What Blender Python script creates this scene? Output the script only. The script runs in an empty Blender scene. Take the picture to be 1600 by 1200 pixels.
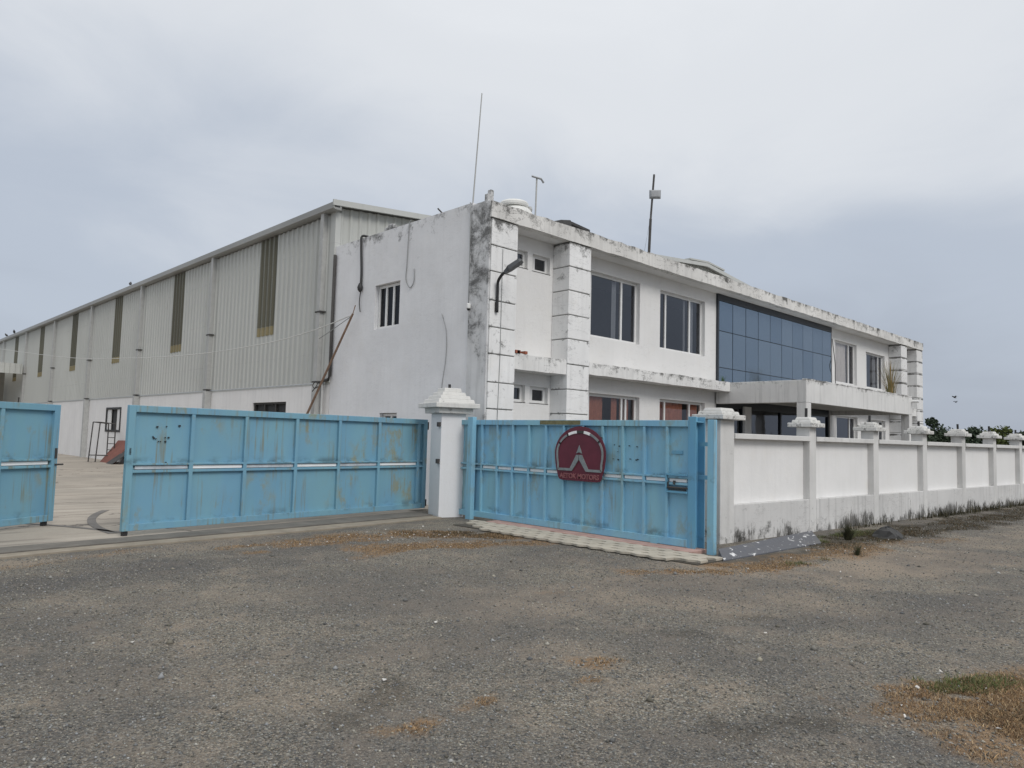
import bpy, bmesh, math, random
import numpy as np
from mathutils import Matrix, Vector
S = bpy.context.scene
COL = S.collection
rnd = random.Random(7)
rng = np.random.default_rng(7)

# ------------------------------------------------------------------ camera
YAW, PITCH, ROLL, FPX = math.radians(46.036), math.radians(4.221), math.radians(1.535), 1135.5
fw = Vector((math.cos(YAW)*math.cos(PITCH), math.sin(YAW)*math.cos(PITCH), math.sin(PITCH)))
rt = Vector((math.sin(YAW), -math.cos(YAW), 0)); up = rt.cross(fw)
r2 = math.cos(ROLL)*rt + math.sin(ROLL)*up; u2 = -math.sin(ROLL)*rt + math.cos(ROLL)*up
cam = bpy.data.cameras.new('camera'); co = bpy.data.objects.new('camera', cam); COL.objects.link(co)
mw = Matrix((r2, u2, -fw)).transposed().to_4x4(); mw.translation = Vector((0, 0, 1.6)); co.matrix_world = mw
cam.sensor_width = 36; cam.lens = FPX/1600*36; cam.clip_start = .05; cam.clip_end = 6000
S.camera = co

# ------------------------------------------------------------------ node helpers
def nd(nt, typ, props=None, **inp):
    n = nt.nodes.new(typ)
    for k, v in (props or {}).items(): setattr(n, k, v)
    for k, v in inp.items():
        s = n.inputs[int(k[1:])] if k[0] == '_' and k[1:].isdigit() else n.inputs[k.replace('_', ' ')]
        if isinstance(v, bpy.types.NodeSocket): nt.links.new(v, s)
        else: s.default_value = v
    return n
def mth(nt, op, a, b=0., c=0., clamp=False):
    return nd(nt, 'ShaderNodeMath', dict(operation=op, use_clamp=clamp), _0=a, _1=b, _2=c).outputs[0]
def mix(nt, fac, a, b, mode='MIX'):
    n = nt.nodes.new('ShaderNodeMix'); n.data_type = 'RGBA'; n.blend_type = mode
    for i, v in ((0, fac), (6, a), (7, b)):
        if isinstance(v, bpy.types.NodeSocket): nt.links.new(v, n.inputs[i])
        else: n.inputs[i].default_value = v if i == 0 else (tuple(v)+(1,))[:4]
    return n.outputs[2]
def noise(nt, vec, scale, detail=5, rough=.6, dist=0.):
    return nd(nt, 'ShaderNodeTexNoise', None, Vector=vec, Scale=scale, Detail=detail, Roughness=rough, Distortion=dist).outputs[0]
def ss(nt, v, a, b, lo=0., hi=1.):
    return nd(nt, 'ShaderNodeMapRange', dict(interpolation_type='SMOOTHSTEP'), _0=v, _1=a, _2=b, _3=lo, _4=hi).outputs[0]
def scl(nt, vec, s, loc=(0, 0, 0)):
    return nd(nt, 'ShaderNodeMapping', None, Vector=vec, Scale=s, Location=loc).outputs[0]

# ------------------------------------------------------------------ world: overcast sky over a Nishita sky
SUN_EL, SUN_AZ = math.radians(40), math.radians(-99)      # azimuth measured from +X towards +Y
wld = bpy.data.worlds.new('World'); S.world = wld; wld.use_nodes = True
nt = wld.node_tree; nt.nodes.clear()
sky = nd(nt, 'ShaderNodeTexSky', dict(sky_type='NISHITA', sun_disc=False, sun_elevation=SUN_EL,
         sun_rotation=math.pi/2-SUN_AZ, dust_density=3.0))
tc = nt.nodes.new('ShaderNodeTexCoord').outputs['Generated']
sx = nd(nt, 'ShaderNodeSeparateXYZ', None, Vector=tc)
z = mth(nt, 'MAXIMUM', sx.outputs[2], 0.0)
den = mth(nt, 'ADD', z, .22)
cv = nd(nt, 'ShaderNodeCombineXYZ', None, X=mth(nt, 'DIVIDE', sx.outputs[0], den), Y=mth(nt, 'DIVIDE', sx.outputs[1], den), Z=0.0).outputs[0]
big = noise(nt, scl(nt, cv, (1, 1, 1), (11.7, 4.4, 0)), .75, 2.0, .5, .3)
med = noise(nt, scl(nt, cv, (1, 1, 1), (7.4, 2.2, 0)), 2.1, 7, .58, .5)
lowf = ss(nt, z, .0, .30, .25, 1)                       # haze evens the clouds out towards the horizon
cloud = mth(nt, 'ADD', mth(nt, 'MULTIPLY', mth(nt, 'SUBTRACT', big, .49), .60), mth(nt, 'MULTIPLY', mth(nt, 'SUBTRACT', med, .5), .24))
zz = mth(nt, 'ADD', z, mth(nt, 'MULTIPLY', cloud, lowf))
rp = nt.nodes.new('ShaderNodeValToRGB'); nt.links.new(zz, rp.inputs[0])
cr = rp.color_ramp; cr.interpolation = 'EASE'
stops = [(0.0, (.365, .405, .475)), (.20, (.45, .50, .58)), (.5, (.69, .715, .75)), (1.0, (1.04, 1.05, 1.06))]
while len(cr.elements) < len(stops): cr.elements.new(.5)
for e, (p, c) in zip(cr.elements, stops): e.position = p; e.color = c+(1,)
cl10 = nd(nt, 'ShaderNodeVectorMath', dict(operation='SCALE'), _0=rp.outputs[0], Scale=10.0).outputs[0]
wc = mix(nt, .94, sky.outputs[0], cl10)
bg = nd(nt, 'ShaderNodeBackground', None, Color=wc, Strength=.1)
nt.links.new(bg.outputs[0], nd(nt, 'ShaderNodeOutputWorld').inputs[0])
# soft sun behind the cloud
sl = bpy.data.lights.new('sun', 'SUN'); sl.energy = 1.25; sl.angle = math.radians(24); sl.color = (1, .965, .92)
so = bpy.data.objects.new('sun', sl); COL.objects.link(so)
sd = Vector((math.cos(SUN_AZ)*math.cos(SUN_EL), math.sin(SUN_AZ)*math.cos(SUN_EL), math.sin(SUN_EL)))
so.rotation_euler = sd.to_track_quat('Z', 'Y').to_euler(); so.location = (0, -20, 30)
vs = S.view_settings; vs.view_transform = 'Standard'; vs.look = 'None'; vs.exposure = 0.16; vs.gamma = 1; vs.use_curve_mapping = False
S.render.engine = 'CYCLES'

# ------------------------------------------------------------------ materials
def newmat(name):
    m = bpy.data.materials.new(name); m.use_nodes = True; nt = m.node_tree; nt.nodes.clear()
    b = nd(nt, 'ShaderNodeBsdfPrincipled'); o = nd(nt, 'ShaderNodeOutputMaterial'); nt.links.new(b.outputs[0], o.inputs[0])
    return m, nt, b
def setp(nt, b, **k):
    for n, v in k.items():
        s = b.inputs[n.replace('_', ' ')]
        if isinstance(v, bpy.types.NodeSocket): nt.links.new(v, s)
        else: s.default_value = (tuple(v)+(1,))[:4] if isinstance(v, tuple) and len(v) == 3 else v
def bump(nt, b, h, strength, dist):
    bn = nd(nt, 'ShaderNodeBump', None, Height=h, Strength=strength, Distance=dist); nt.links.new(bn.outputs[0], b.inputs['Normal'])
def simple(name, col, rough=.6, metal=0., var=.12, sc=6., spec=.5, bmp=0.):
    m, nt, b = newmat(name); P = nd(nt, 'ShaderNodeNewGeometry').outputs['Position']
    n = noise(nt, P, sc, 6, .65)
    c = mix(nt, n, tuple(x*(1-var*1.6) for x in col), tuple(min(1, x*(1+var*1.6)) for x in col))
    setp(nt, b, Base_Color=c, Roughness=rough, Metallic=metal, Specular_IOR_Level=spec)
    if bmp: bump(nt, b, noise(nt, P, sc*6, 5), .5, bmp)
    return m
def plaster(name, base, zones=(), bias=.0, streak=.25, blotch=.12, grain=.3, crack=0., dark=(.035, .034, .03), warm=.15, msc=2.6, bottomspike=None, groove=0.):
    """white paint on cement render: blotches, rain streaks and black mildew that favours some heights"""
    m, nt, b = newmat(name); P = nd(nt, 'ShaderNodeNewGeometry').outputs['Position']
    zc = nd(nt, 'ShaderNodeSeparateXYZ', None, Vector=P).outputs[2]
    c = mix(nt, ss(nt, noise(nt, P, .9, 5, .6), .3, .7), base, tuple(x*(1-blotch) for x in base))
    c = mix(nt, ss(nt, noise(nt, scl(nt, P, (1, 1, 1), (9, 4, 2)), 2.3, 6, .65), .5, .75, 0, warm), c, (base[0]*.86, base[1]*.80, base[2]*.68))
    st = noise(nt, scl(nt, P, (5.5, 5.5, .28)), 1.6, 6, .62)
    c = mix(nt, ss(nt, st, .46, .72, 0, streak), c, tuple(x*.45 for x in base))
    c = mix(nt, mth(nt, 'MULTIPLY', nd(nt, 'ShaderNodeObjectInfo').outputs['Random'], .6), c, tuple(x*.90 for x in base))
    f = noise(nt, P, msc, 12, .74, .25)
    w = mth(nt, 'ADD', f, bias)
    for (z0, z1, k) in zones:                       # weight k between z0 (0) and z1 (1)
        a = ss(nt, zc, z0, z1, 0, k)
        w = mth(nt, 'ADD', w, a)
    if groove:                                      # mould that gathers at the block joints
        ph = mth(nt, 'ABSOLUTE', mth(nt, 'SUBTRACT', mth(nt, 'FRACT', mth(nt, 'ADD', mth(nt, 'DIVIDE', mth(nt, 'SUBTRACT', zc, 2.2), .589), .5)), .5))
        w = mth(nt, 'ADD', w, ss(nt, ph, .0, .11, groove, 0))
    if bottomspike:                                 # damp spikes that climb from the ground
        sp = mth(nt, 'ADD', mth(nt, 'MULTIPLY', noise(nt, scl(nt, P, (6, 6, 1.3)), 1.7, 11, .8, .3), .6), mth(nt, 'MULTIPLY', noise(nt, P, .75, 4, .6), .4))
        hgt = ss(nt, zc, 0.0, bottomspike, .11, -.15)
        w2 = ss(nt, mth(nt, 'ADD', sp, hgt), .57, .64)
        c = mix(nt, mth(nt, 'MULTIPLY', w2, .8), c, (.05, .047, .04))
    fine = noise(nt, P, 34, 6, .7)
    msk = ss(nt, mth(nt, 'ADD', w, mth(nt, 'MULTIPLY', mth(nt, 'SUBTRACT', fine, .5), .22)), .60, .78)
    c = mix(nt, mth(nt, 'MULTIPLY', msk, .86), c, dark)
    if crack:
        hn = noise(nt, scl(nt, P, (.9, .9, 3.6)), 1.5, 7, .62)
        ck = mth(nt, 'MULTIPLY', ss(nt, mth(nt, 'ABSOLUTE', mth(nt, 'SUBTRACT', hn, .5)), .001, .009, 1, 0), ss(nt, noise(nt, scl(nt, P, (1, 1, 1), (2, 8, 5)), .9, 3), .47, .57))
        c = mix(nt, mth(nt, 'MULTIPLY', ck, crack), c, (.07, .065, .06))
    setp(nt, b, Base_Color=c, Roughness=.88, Specular_IOR_Level=.25)
    bump(nt, b, mth(nt, 'ADD', mth(nt, 'MULTIPLY', fine, .5), noise(nt, P, 5, 6, .6)), grain, .02)
    return m
WH = (.77, .765, .755)
M = {}
M['side'] = plaster('side_render', (.79, .795, .81), zones=[(5.7, 6.9, .17)], bias=-.06, streak=.10, blotch=.13, crack=.12, msc=1.6)
M['front'] = plaster('front_render', WH, bias=-.10, streak=.06, blotch=.07, crack=.15)
M['corner'] = plaster('mouldy_render', (.68, .685, .69), zones=[(2.3, 4.6, .08), (4.6, 6.2, .07)], bias=.055, streak=.5, blotch=.35, msc=1.8, dark=(.07, .07, .068))
M['pillar'] = plaster('pillar_render', (.84, .84, .835), zones=[(5.85, 6.36, .14), (3.0, 3.5, .03), (4.2, 3.8, .03)], bias=.005, streak=.22, blotch=.12, msc=3.4, groove=.09, crack=.3)
M['pillarR'] = plaster('far_pillar_render', (.78, .78, .775), zones=[(5.85, 6.36, .10)], bias=.02, streak=.25, blotch=.15, msc=2.4, groove=.24, crack=.3)
M['fascia'] = plaster('fascia_render', (.76, .75, .725), zones=[(6.36, 6.72, .15)], bias=.02, streak=.5, blotch=.25, msc=3.0, crack=.9)
M['ledge'] = plaster('ledge_render', (.78, .775, .76), zones=[(3.2, 3.55, .15)], bias=.02, streak=.3, blotch=.18, msc=3.0, crack=1.)
M['canopy'] = plaster('canopy_render', (.74, .735, .72), zones=[(3.15, 3.55, .17)], bias=-.04, streak=.55, blotch=.15, msc=3)
M['roofm'] = simple('roof_concrete', (.25, .25, .24), .9, var=.3, sc=2)
M['brickw'] = plaster('plinth_paint', (.80, .79, .78), zones=[(.9, .0, .09)], bias=-.06, streak=.15, blotch=.08)
M['bwpanel'] = plaster('boundary_panel_paint', (.80, .795, .785), bias=-.10, streak=.07, blotch=.07)
M['bwplinth'] = plaster('boundary_plinth_paint', (.66, .655, .645), zones=[(.42, -.02, .15)], bias=.0, streak=.45, blotch=.2, msc=3.0, bottomspike=.75, crack=.3)
M['bwpost'] = plaster('boundary_post_paint', (.70, .695, .68), zones=[(.6, 0, .12)], bias=.0, streak=.28, blotch=.2, msc=4)
M['cap'] = plaster('cap_paint', (.72, .715, .69), zones=[(2.35, 1.95, .10)], bias=.01, streak=.3, blotch=.25, msc=7)
M['column'] = plaster('column_paint', (.80, .803, .815), zones=[(.25, 0., .08)], bias=-.075, streak=.10, blotch=.07, msc=4)
def blue(name, base, rust=.5):
    m, nt, b = newmat(name); g = nd(nt, 'ShaderNodeNewGeometry'); P = g.outputs['Position']
    ri = nd(nt, 'ShaderNodeObjectInfo').outputs['Random']
    c = mix(nt, ss(nt, noise(nt, scl(nt, P, (1.6, 1.6, .5)), 1.5, 4, .5), .3, .72), base, tuple(x*y for x, y in zip(base, (1.18, 1.10, .95))))
    c = mix(nt, mth(nt, 'MULTIPLY', ri, .22), c, tuple(x*.82 for x in base))
    st = noise(nt, scl(nt, P, (17, 17, .5), (1, 2, 3)), 1.0, 4, .5)
    gate = noise(nt, scl(nt, P, (1, 1, 1), (5, 1, 2)), 1.5, 3, .5)
    k = mth(nt, 'MULTIPLY', ss(nt, st, .52, .66), ss(nt, gate, .40, .62))
    c = mix(nt, mth(nt, 'MULTIPLY', k, rust), c, (.21, .20, .12))
    pt = noise(nt, scl(nt, P, (1, 1, .6), (2, 7, 1)), 3.2, 10, .72)
    k2 = mth(nt, 'MULTIPLY', ss(nt, pt, .50, .64), ss(nt, noise(nt, scl(nt, P, (1, 1, 1), (3, 3, 3)), .8, 2), .46, .60))
    c = mix(nt, mth(nt, 'MULTIPLY', k2, rust), c, (.27, .25, .13))
    zc = nd(nt, 'ShaderNodeSeparateXYZ', None, Vector=P).outputs[2]   # grime caught above the rails
    gr_ = mth(nt, 'MAXIMUM', ss(nt, mth(nt, 'ABSOLUTE', mth(nt, 'SUBTRACT', zc, 1.085)), .0, .11, 1, 0), ss(nt, mth(nt, 'ABSOLUTE', mth(nt, 'SUBTRACT', zc, .20)), .0, .12, .8, 0))
    c = mix(nt, mth(nt, 'MULTIPLY', gr_, ss(nt, noise(nt, scl(nt, P, (1, 1, 1.5), (4, 4, 8)), 2.6, 7, .7), .47, .66, 0, .75)), c, (.075, .13, .155))
    chip = noise(nt, P, 26, 8, .7)
    c = mix(nt, ss(nt, chip, .70, .76, 0, .7), c, (.10, .14, .15))
    setp(nt, b, Base_Color=c, Roughness=ss(nt, pt, .3, .7, .36, .6), Specular_IOR_Level=.4)
    bump(nt, b, noise(nt, scl(nt, P, (1, 1, .5)), 2.2, 3, .5), .35, .03)
    return m
M['blueL'] = blue('faded_teal_paint', (.165, .345, .48), .7)
M['blueR'] = blue('sky_blue_paint', (.215, .45, .63), .45)
M['blueD'] = blue('deep_blue_paint', (.13, .34, .53), .3)
M['strip'] = simple('reflective_white', (.88, .88, .88), .35, var=.08, sc=5)
M['wornstrip'] = simple('worn_grey_strip', (.52, .55, .58), .5, var=.3, sc=7)
M['black'] = simple('black_paint', (.02, .02, .021), .55, var=.2)
M['iron'] = simple('dark_iron', (.05, .047, .045), .7, var=.35, sc=9)
M['rust'] = simple('rusty_pole', (.20, .13, .09), .8, var=.5, sc=8)
M['grey'] = simple('grey_pipe', (.40, .405, .395), .55, var=.15)
M['galv'] = simple('galvanised', (.30, .31, .32), .45, .3, var=.15)
M['clad'] = None
def cladding(name, base, alt=.1, rough=.5):
    m, nt, b = newmat(name); P = nd(nt, 'ShaderNodeNewGeometry').outputs['Position']
    c = mix(nt, ss(nt, noise(nt, P, .35, 4, .5), .3, .7), base, tuple(x*(1-alt) for x in base))
    c = mix(nt, ss(nt, noise(nt, scl(nt, P, (3, 3, .12)), 1.2, 5, .6), .48, .8, 0, .35), c, tuple(x*.6 for x in base))
    c = mix(nt, ss(nt, noise(nt, P, 1.4, 9, .7), .64, .75, 0, .35), c, (.33, .26, .15))
    zc = nd(nt, 'ShaderNodeSeparateXYZ', None, Vector=P).outputs[2]
    row = ss(nt, mth(nt, 'ABSOLUTE', mth(nt, 'SUBTRACT', mth(nt, 'FRACT', mth(nt, 'DIVIDE', mth(nt, 'SUBTRACT', zc, 3.05), 1.55)), .5)), .004, .012, 1, 0)
    c = mix(nt, mth(nt, 'MULTIPLY', row, ss(nt, noise(nt, scl(nt, P, (6, 6, .2)), 1.0, 2), .42, .6, 0, .35)), c, tuple(x*.5 for x in base))
    c = mix(nt, mth(nt, 'MULTIPLY', nd(nt, 'ShaderNodeObjectInfo').outputs['Random'], .7), c, tuple(x*.90 for x in base))
    setp(nt, b, Base_Color=c, Roughness=rough, Specular_IOR_Level=.35); return m
M['clad'] = cladding('pale_cladding', (.50, .51, .485))
M['cladt'] = cladding('cladding_trim', (.52, .53, .51))
M['gutter'] = cladding('weathered_gutter', (.34, .345, .335), .25)
M['sheet'] = cladding('fibreglass_strip', (.12, .115, .082), .35, .5)
M['sheetend'] = cladding('yellowed_fibreglass', (.26, .22, .12), .3, .5)
M['frame'] = simple('aluminium_white', (.74, .74, .73), .4, var=.05)
M['concrete'] = None
M['tank'] = simple('tank_plastic', (.72, .72, .69), .5, var=.08)
M['tan'] = simple('porch_wall_paint', (.36, .35, .32), .8, var=.1)
M['darkopen'] = simple('dark_interior', (.035, .036, .038), .8, var=.2)
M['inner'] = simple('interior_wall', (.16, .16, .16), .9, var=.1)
M['curt'] = simple('red_brown_curtain', (.42, .18, .12), .85, var=.25, sc=9)
M['curtp'] = simple('pale_curtain', (.78, .77, .75), .85, var=.1)
M['redb'] = simple('red_brown_board', (.20, .075, .055), .8, var=.3, sc=5)
M['sign'] = simple('maroon_enamel', (.12, .018, .034), .5, var=.25, sc=5)
M['silver'] = simple('tarnished_silver', (.25, .275, .28), .4, .25, var=.3, sc=14)
M['pinks'] = simple('faded_pink_letter', (.26, .10, .105), .5, var=.3, sc=20)
M['slate'] = None
M['lamp'] = simple('lamp_grey', (.07, .075, .08), .5, var=.1)
M['cable'] = simple('black_cable', (.03, .03, .032), .6)
M['thincable'] = simple('grey_cable', (.26, .27, .27), .6)
M['wire'] = simple('white_wire', (.55, .55, .53), .6)
M['brick'] = simple('bare_brick', (.30, .10, .06), .9, var=.3)
M['tar'] = simple('tar_sheet', (.05, .05, .05), .8, var=.4)
M['feather'] = simple('dark_feather', (.035, .033, .034), .7)
def glass(name, tint, fac=.14, trans=(.75, .78, .78)):
    m = bpy.data.materials.new(name); m.use_nodes = True; nt = m.node_tree; nt.nodes.clear()
    fr = nd(nt, 'ShaderNodeFresnel', None, IOR=1.52).outputs[0]
    t = nd(nt, 'ShaderNodeBsdfTransparent', None, Color=trans+(1,)); g = nd(nt, 'ShaderNodeBsdfGlossy', None, Color=tint+(1,), Roughness=.03)
    P = nd(nt, 'ShaderNodeNewGeometry').outputs['Position']
    bn = nd(nt, 'ShaderNodeBump', None, Height=noise(nt, P, 1.3, 2, .5), Strength=.06, Distance=.05); nt.links.new(bn.outputs[0], g.inputs['Normal'])
    mx = nd(nt, 'ShaderNodeMixShader', None, _0=mth(nt, 'ADD', fr, fac, clamp=True), _1=t.outputs[0], _2=g.outputs[0])
    nt.links.new(mx.outputs[0], nd(nt, 'ShaderNodeOutputMaterial').inputs[0]); return m
M['glass'] = glass('window_glass', (.85, .88, .95), .045, (.55, .57, .60))
M['sglass'] = glass('shaded_glass', (.6, .62, .66), -.01, (.35, .37, .40))
M['cglass'] = glass('curtained_glass', (.9, .9, .95), .02, (.92, .90, .88))
def mirror():
    m, nt, b = newmat('coated_blue_glass'); P = nd(nt, 'ShaderNodeNewGeometry').outputs['Position']
    ri = nd(nt, 'ShaderNodeObjectInfo').outputs['Random']
    c = mix(nt, ri, (.165, .225, .295), (.205, .265, .33))
    c = mix(nt, ss(nt, noise(nt, scl(nt, P, (3, 3, .4)), 1.2, 5), .5, .8, 0, .4), c, (.20, .25, .30))
    setp(nt, b, Base_Color=c, Metallic=.75, Roughness=.09, Specular_IOR_Level=.6)
    bump(nt, b, noise(nt, P, .7, 3), .16, .06); return m
M['mirror'] = mirror()
M['mull'] = simple('dark_mullion', (.02, .026, .036), .4)
def slate():
    m, nt, b = newmat('splashed_slab'); P = nd(nt, 'ShaderNodeNewGeometry').outputs['Position']
    c = mix(nt, noise(nt, P, 14, 6, .7), (.06, .064, .076), (.12, .125, .14))
    v = noise(nt, scl(nt, P, (1.0, 1.6, 1)), 8, 3, .5, .8)
    c = mix(nt, ss(nt, v, .63, .66, 0, .9), c, (.7, .7, .7))
    v2 = noise(nt, scl(nt, P, (1, 1, 1), (4, 4, 4)), 34, 2, .5); c = mix(nt, ss(nt, v2, .74, .77, 0, .9), c, (.7, .7, .7))
    c = mix(nt, ss(nt, noise(nt, P, 2.2, 5), .5, .8, 0, .5), c, (.16, .15, .13))
    setp(nt, b, Base_Color=c, Roughness=.6); bump(nt, b, noise(nt, P, 20, 5), .3, .01); return m
M['slate'] = slate()
def attr(nt, n): return nd(nt, 'ShaderNodeAttribute', dict(attribute_name=n)).outputs['Fac']
def concrete():
    m, nt, b = newmat('yard_concrete'); P = nd(nt, 'ShaderNodeNewGeometry').outputs['Position']
    c = mix(nt, ss(nt, noise(nt, P, .5, 6, .6), .3, .7), (.40, .355, .30), (.31, .28, .24))
    c = mix(nt, ss(nt, noise(nt, scl(nt, P, (.35, 2.6, 1), (2, 1, 0)), 1.0, 7, .65), .50, .66, 0, .65), c, (.19, .17, .145))
    c = mix(nt, ss(nt, noise(nt, scl(nt, P, (.3, 1.5, 1), (8, 3, 0)), .8, 6, .65), .52, .70, 0, .6), c, (.52, .475, .41))
    c = mix(nt, ss(nt, noise(nt, P, 30, 6, .7), .5, .8, 0, .4), c, (.12, .11, .10))
    wx = nd(nt, 'ShaderNodeVectorMath', dict(operation='ADD'), _0=P, _1=nd(nt, 'ShaderNodeTexNoise', None, Vector=P, Scale=1.2, Detail=6.).outputs[1]).outputs[0]
    vd = nd(nt, 'ShaderNodeTexVoronoi', dict(feature='DISTANCE_TO_EDGE'), Vector=scl(nt, wx, (.5, 1, 1)), Scale=.45).outputs[0]
    c = mix(nt, ss(nt, vd, .0, .010, .75, 0), c, (.07, .06, .055))
    setp(nt, b, Base_Color=c, Roughness=.85, Specular_IOR_Level=.3); bump(nt, b, noise(nt, P, 18, 8, .7), .5, .015); return m
M['concrete'] = concrete()
M['apron'] = simple('dark_apron', (.15, .138, .12), .85, var=.45, sc=2.2, bmp=.01)  # apron strip in a darker, uneven tone than the yard concrete
M['apronl'] = simple('sandy_apron', (.27, .235, .185), .9, var=.35, sc=3.0, bmp=.012)
M['paver'] = simple('paver_concrete', (.42, .385, .32), .9, var=.28, sc=3.0, bmp=.01)
M['joint'] = simple('joint_dirt', (.07, .062, .05), .95, var=.4)
M['pinkc'] = simple('red_oxide_kerb', (.40, .26, .225), .85, var=.35, sc=4)
M['mark'] = simple('rubber_mark', (.14, .13, .12), .8, var=.4, sc=4)
def gravel():
    m, nt, b = newmat('gravel_ground'); P = nd(nt, 'ShaderNodeNewGeometry').outputs['Position']
    wp = nd(nt, 'ShaderNodeVectorMath', dict(operation='MULTIPLY_ADD'), _0=nd(nt, 'ShaderNodeTexNoise', None, Vector=P, Scale=40., Detail=2.).outputs[1], _1=(.02, .02, .02), _2=P).outputs[0]
    v1 = nd(nt, 'ShaderNodeTexVoronoi', None, Vector=wp, Scale=90.); v2 = nd(nt, 'ShaderNodeTexVoronoi', None, Vector=wp, Scale=170.)
    s1 = nd(nt, 'ShaderNodeSeparateXYZ', None, Vector=v1.outputs['Color']); s2 = nd(nt, 'ShaderNodeSeparateXYZ', None, Vector=v2.outputs['Color'])
    rp = nt.nodes.new('ShaderNodeValToRGB'); nt.links.new(s1.outputs[0], rp.inputs[0]); e = rp.color_ramp.elements
    e[0].position = 0; e[0].color = (.055, .053, .051, 1); e[1].position = 1; e[1].color = (.42, .39, .345, 1)
    e2 = rp.color_ramp.elements.new(.55); e2.color = (.185, .176, .163, 1)
    soil = mix(nt, s2.outputs[0], (.10, .091, .078), (.30, .265, .215))
    c = mix(nt, ss(nt, s1.outputs[1], .35, .45), soil, rp.outputs[0])
    c = mix(nt, .8, c, mix(nt, s1.outputs[2], (1.10, .99, .86), (.90, 1.0, 1.02)), 'MULTIPLY')
    big = noise(nt, P, .55, 6, .62); mid = noise(nt, scl(nt, P, (1, 1, 1), (3, 9, 0)), 2.4, 7, .65)
    tan = mth(nt, 'MAXIMUM', mth(nt, 'MULTIPLY', attr(nt, 'dirt'), ss(nt, mid, .30, .5, .45, 1)), ss(nt, mid, .46, .70, 0, .75))
    c = mix(nt, mth(nt, 'MULTIPLY', tan, .78), c, mix(nt, s2.outputs[1], (.21, .172, .132), (.44, .365, .285)))
    c = mix(nt, ss(nt, big, .40, .62, .45, 0), c, (.085, .085, .088))
    c = mix(nt, mth(nt, 'MULTIPLY', attr(nt, 'cool'), ss(nt, s2.outputs[2], .0, .8, .7, .2)), c, (.075, .075, .08))
    c = mix(nt, mth(nt, 'MULTIPLY', attr(nt, 'dark'), .75), c, (.045, .038, .028))
    sn = noise(nt, P, 16, 8, .75)
    st = mth(nt, 'MULTIPLY', attr(nt, 'straw'), ss(nt, sn, .36, .54))
    c = mix(nt, mth(nt, 'MULTIPLY', st, .85), c, mix(nt, sn, (.17, .10, .055), (.40, .27, .15)))
    hol = mth(nt, 'SUBTRACT', .5, v1.outputs['Distance'])
    setp(nt, b, Base_Color=c, Roughness=.92, Specular_IOR_Level=.2)
    bump(nt, b, mth(nt, 'ADD', mth(nt, 'ADD', hol, mth(nt, 'MULTIPLY', mid, 1.5)), mth(nt, 'MULTIPLY', sn, .6)), .9, .012); return m
M['gravel'] = gravel()
def toned(name, attrn='tone', rough=.85):
    m, nt, b = newmat(name); c = nd(nt, 'ShaderNodeAttribute', dict(attribute_name=attrn)).outputs['Color']
    setp(nt, b, Base_Color=c, Roughness=rough, Specular_IOR_Level=.25); return m
M['tone'] = toned('mixed_tone')
def leafmat(name, a, c2):
    m, nt, b = newmat(name); P = nd(nt, 'ShaderNodeNewGeometry').outputs['Position']
    c = mix(nt, noise(nt, P, .9, 5, .7), a, c2); setp(nt, b, Base_Color=c, Roughness=.7, Specular_IOR_Level=.2); return m
M['leafd'] = leafmat('dark_leaves', (.030, .045, .028), (.065, .088, .055))
M['leafy'] = leafmat('yellow_green_leaves', (.055, .075, .022), (.13, .15, .05))
M['bark'] = simple('bark', (.09, .07, .055), .9, var=.3)

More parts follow.
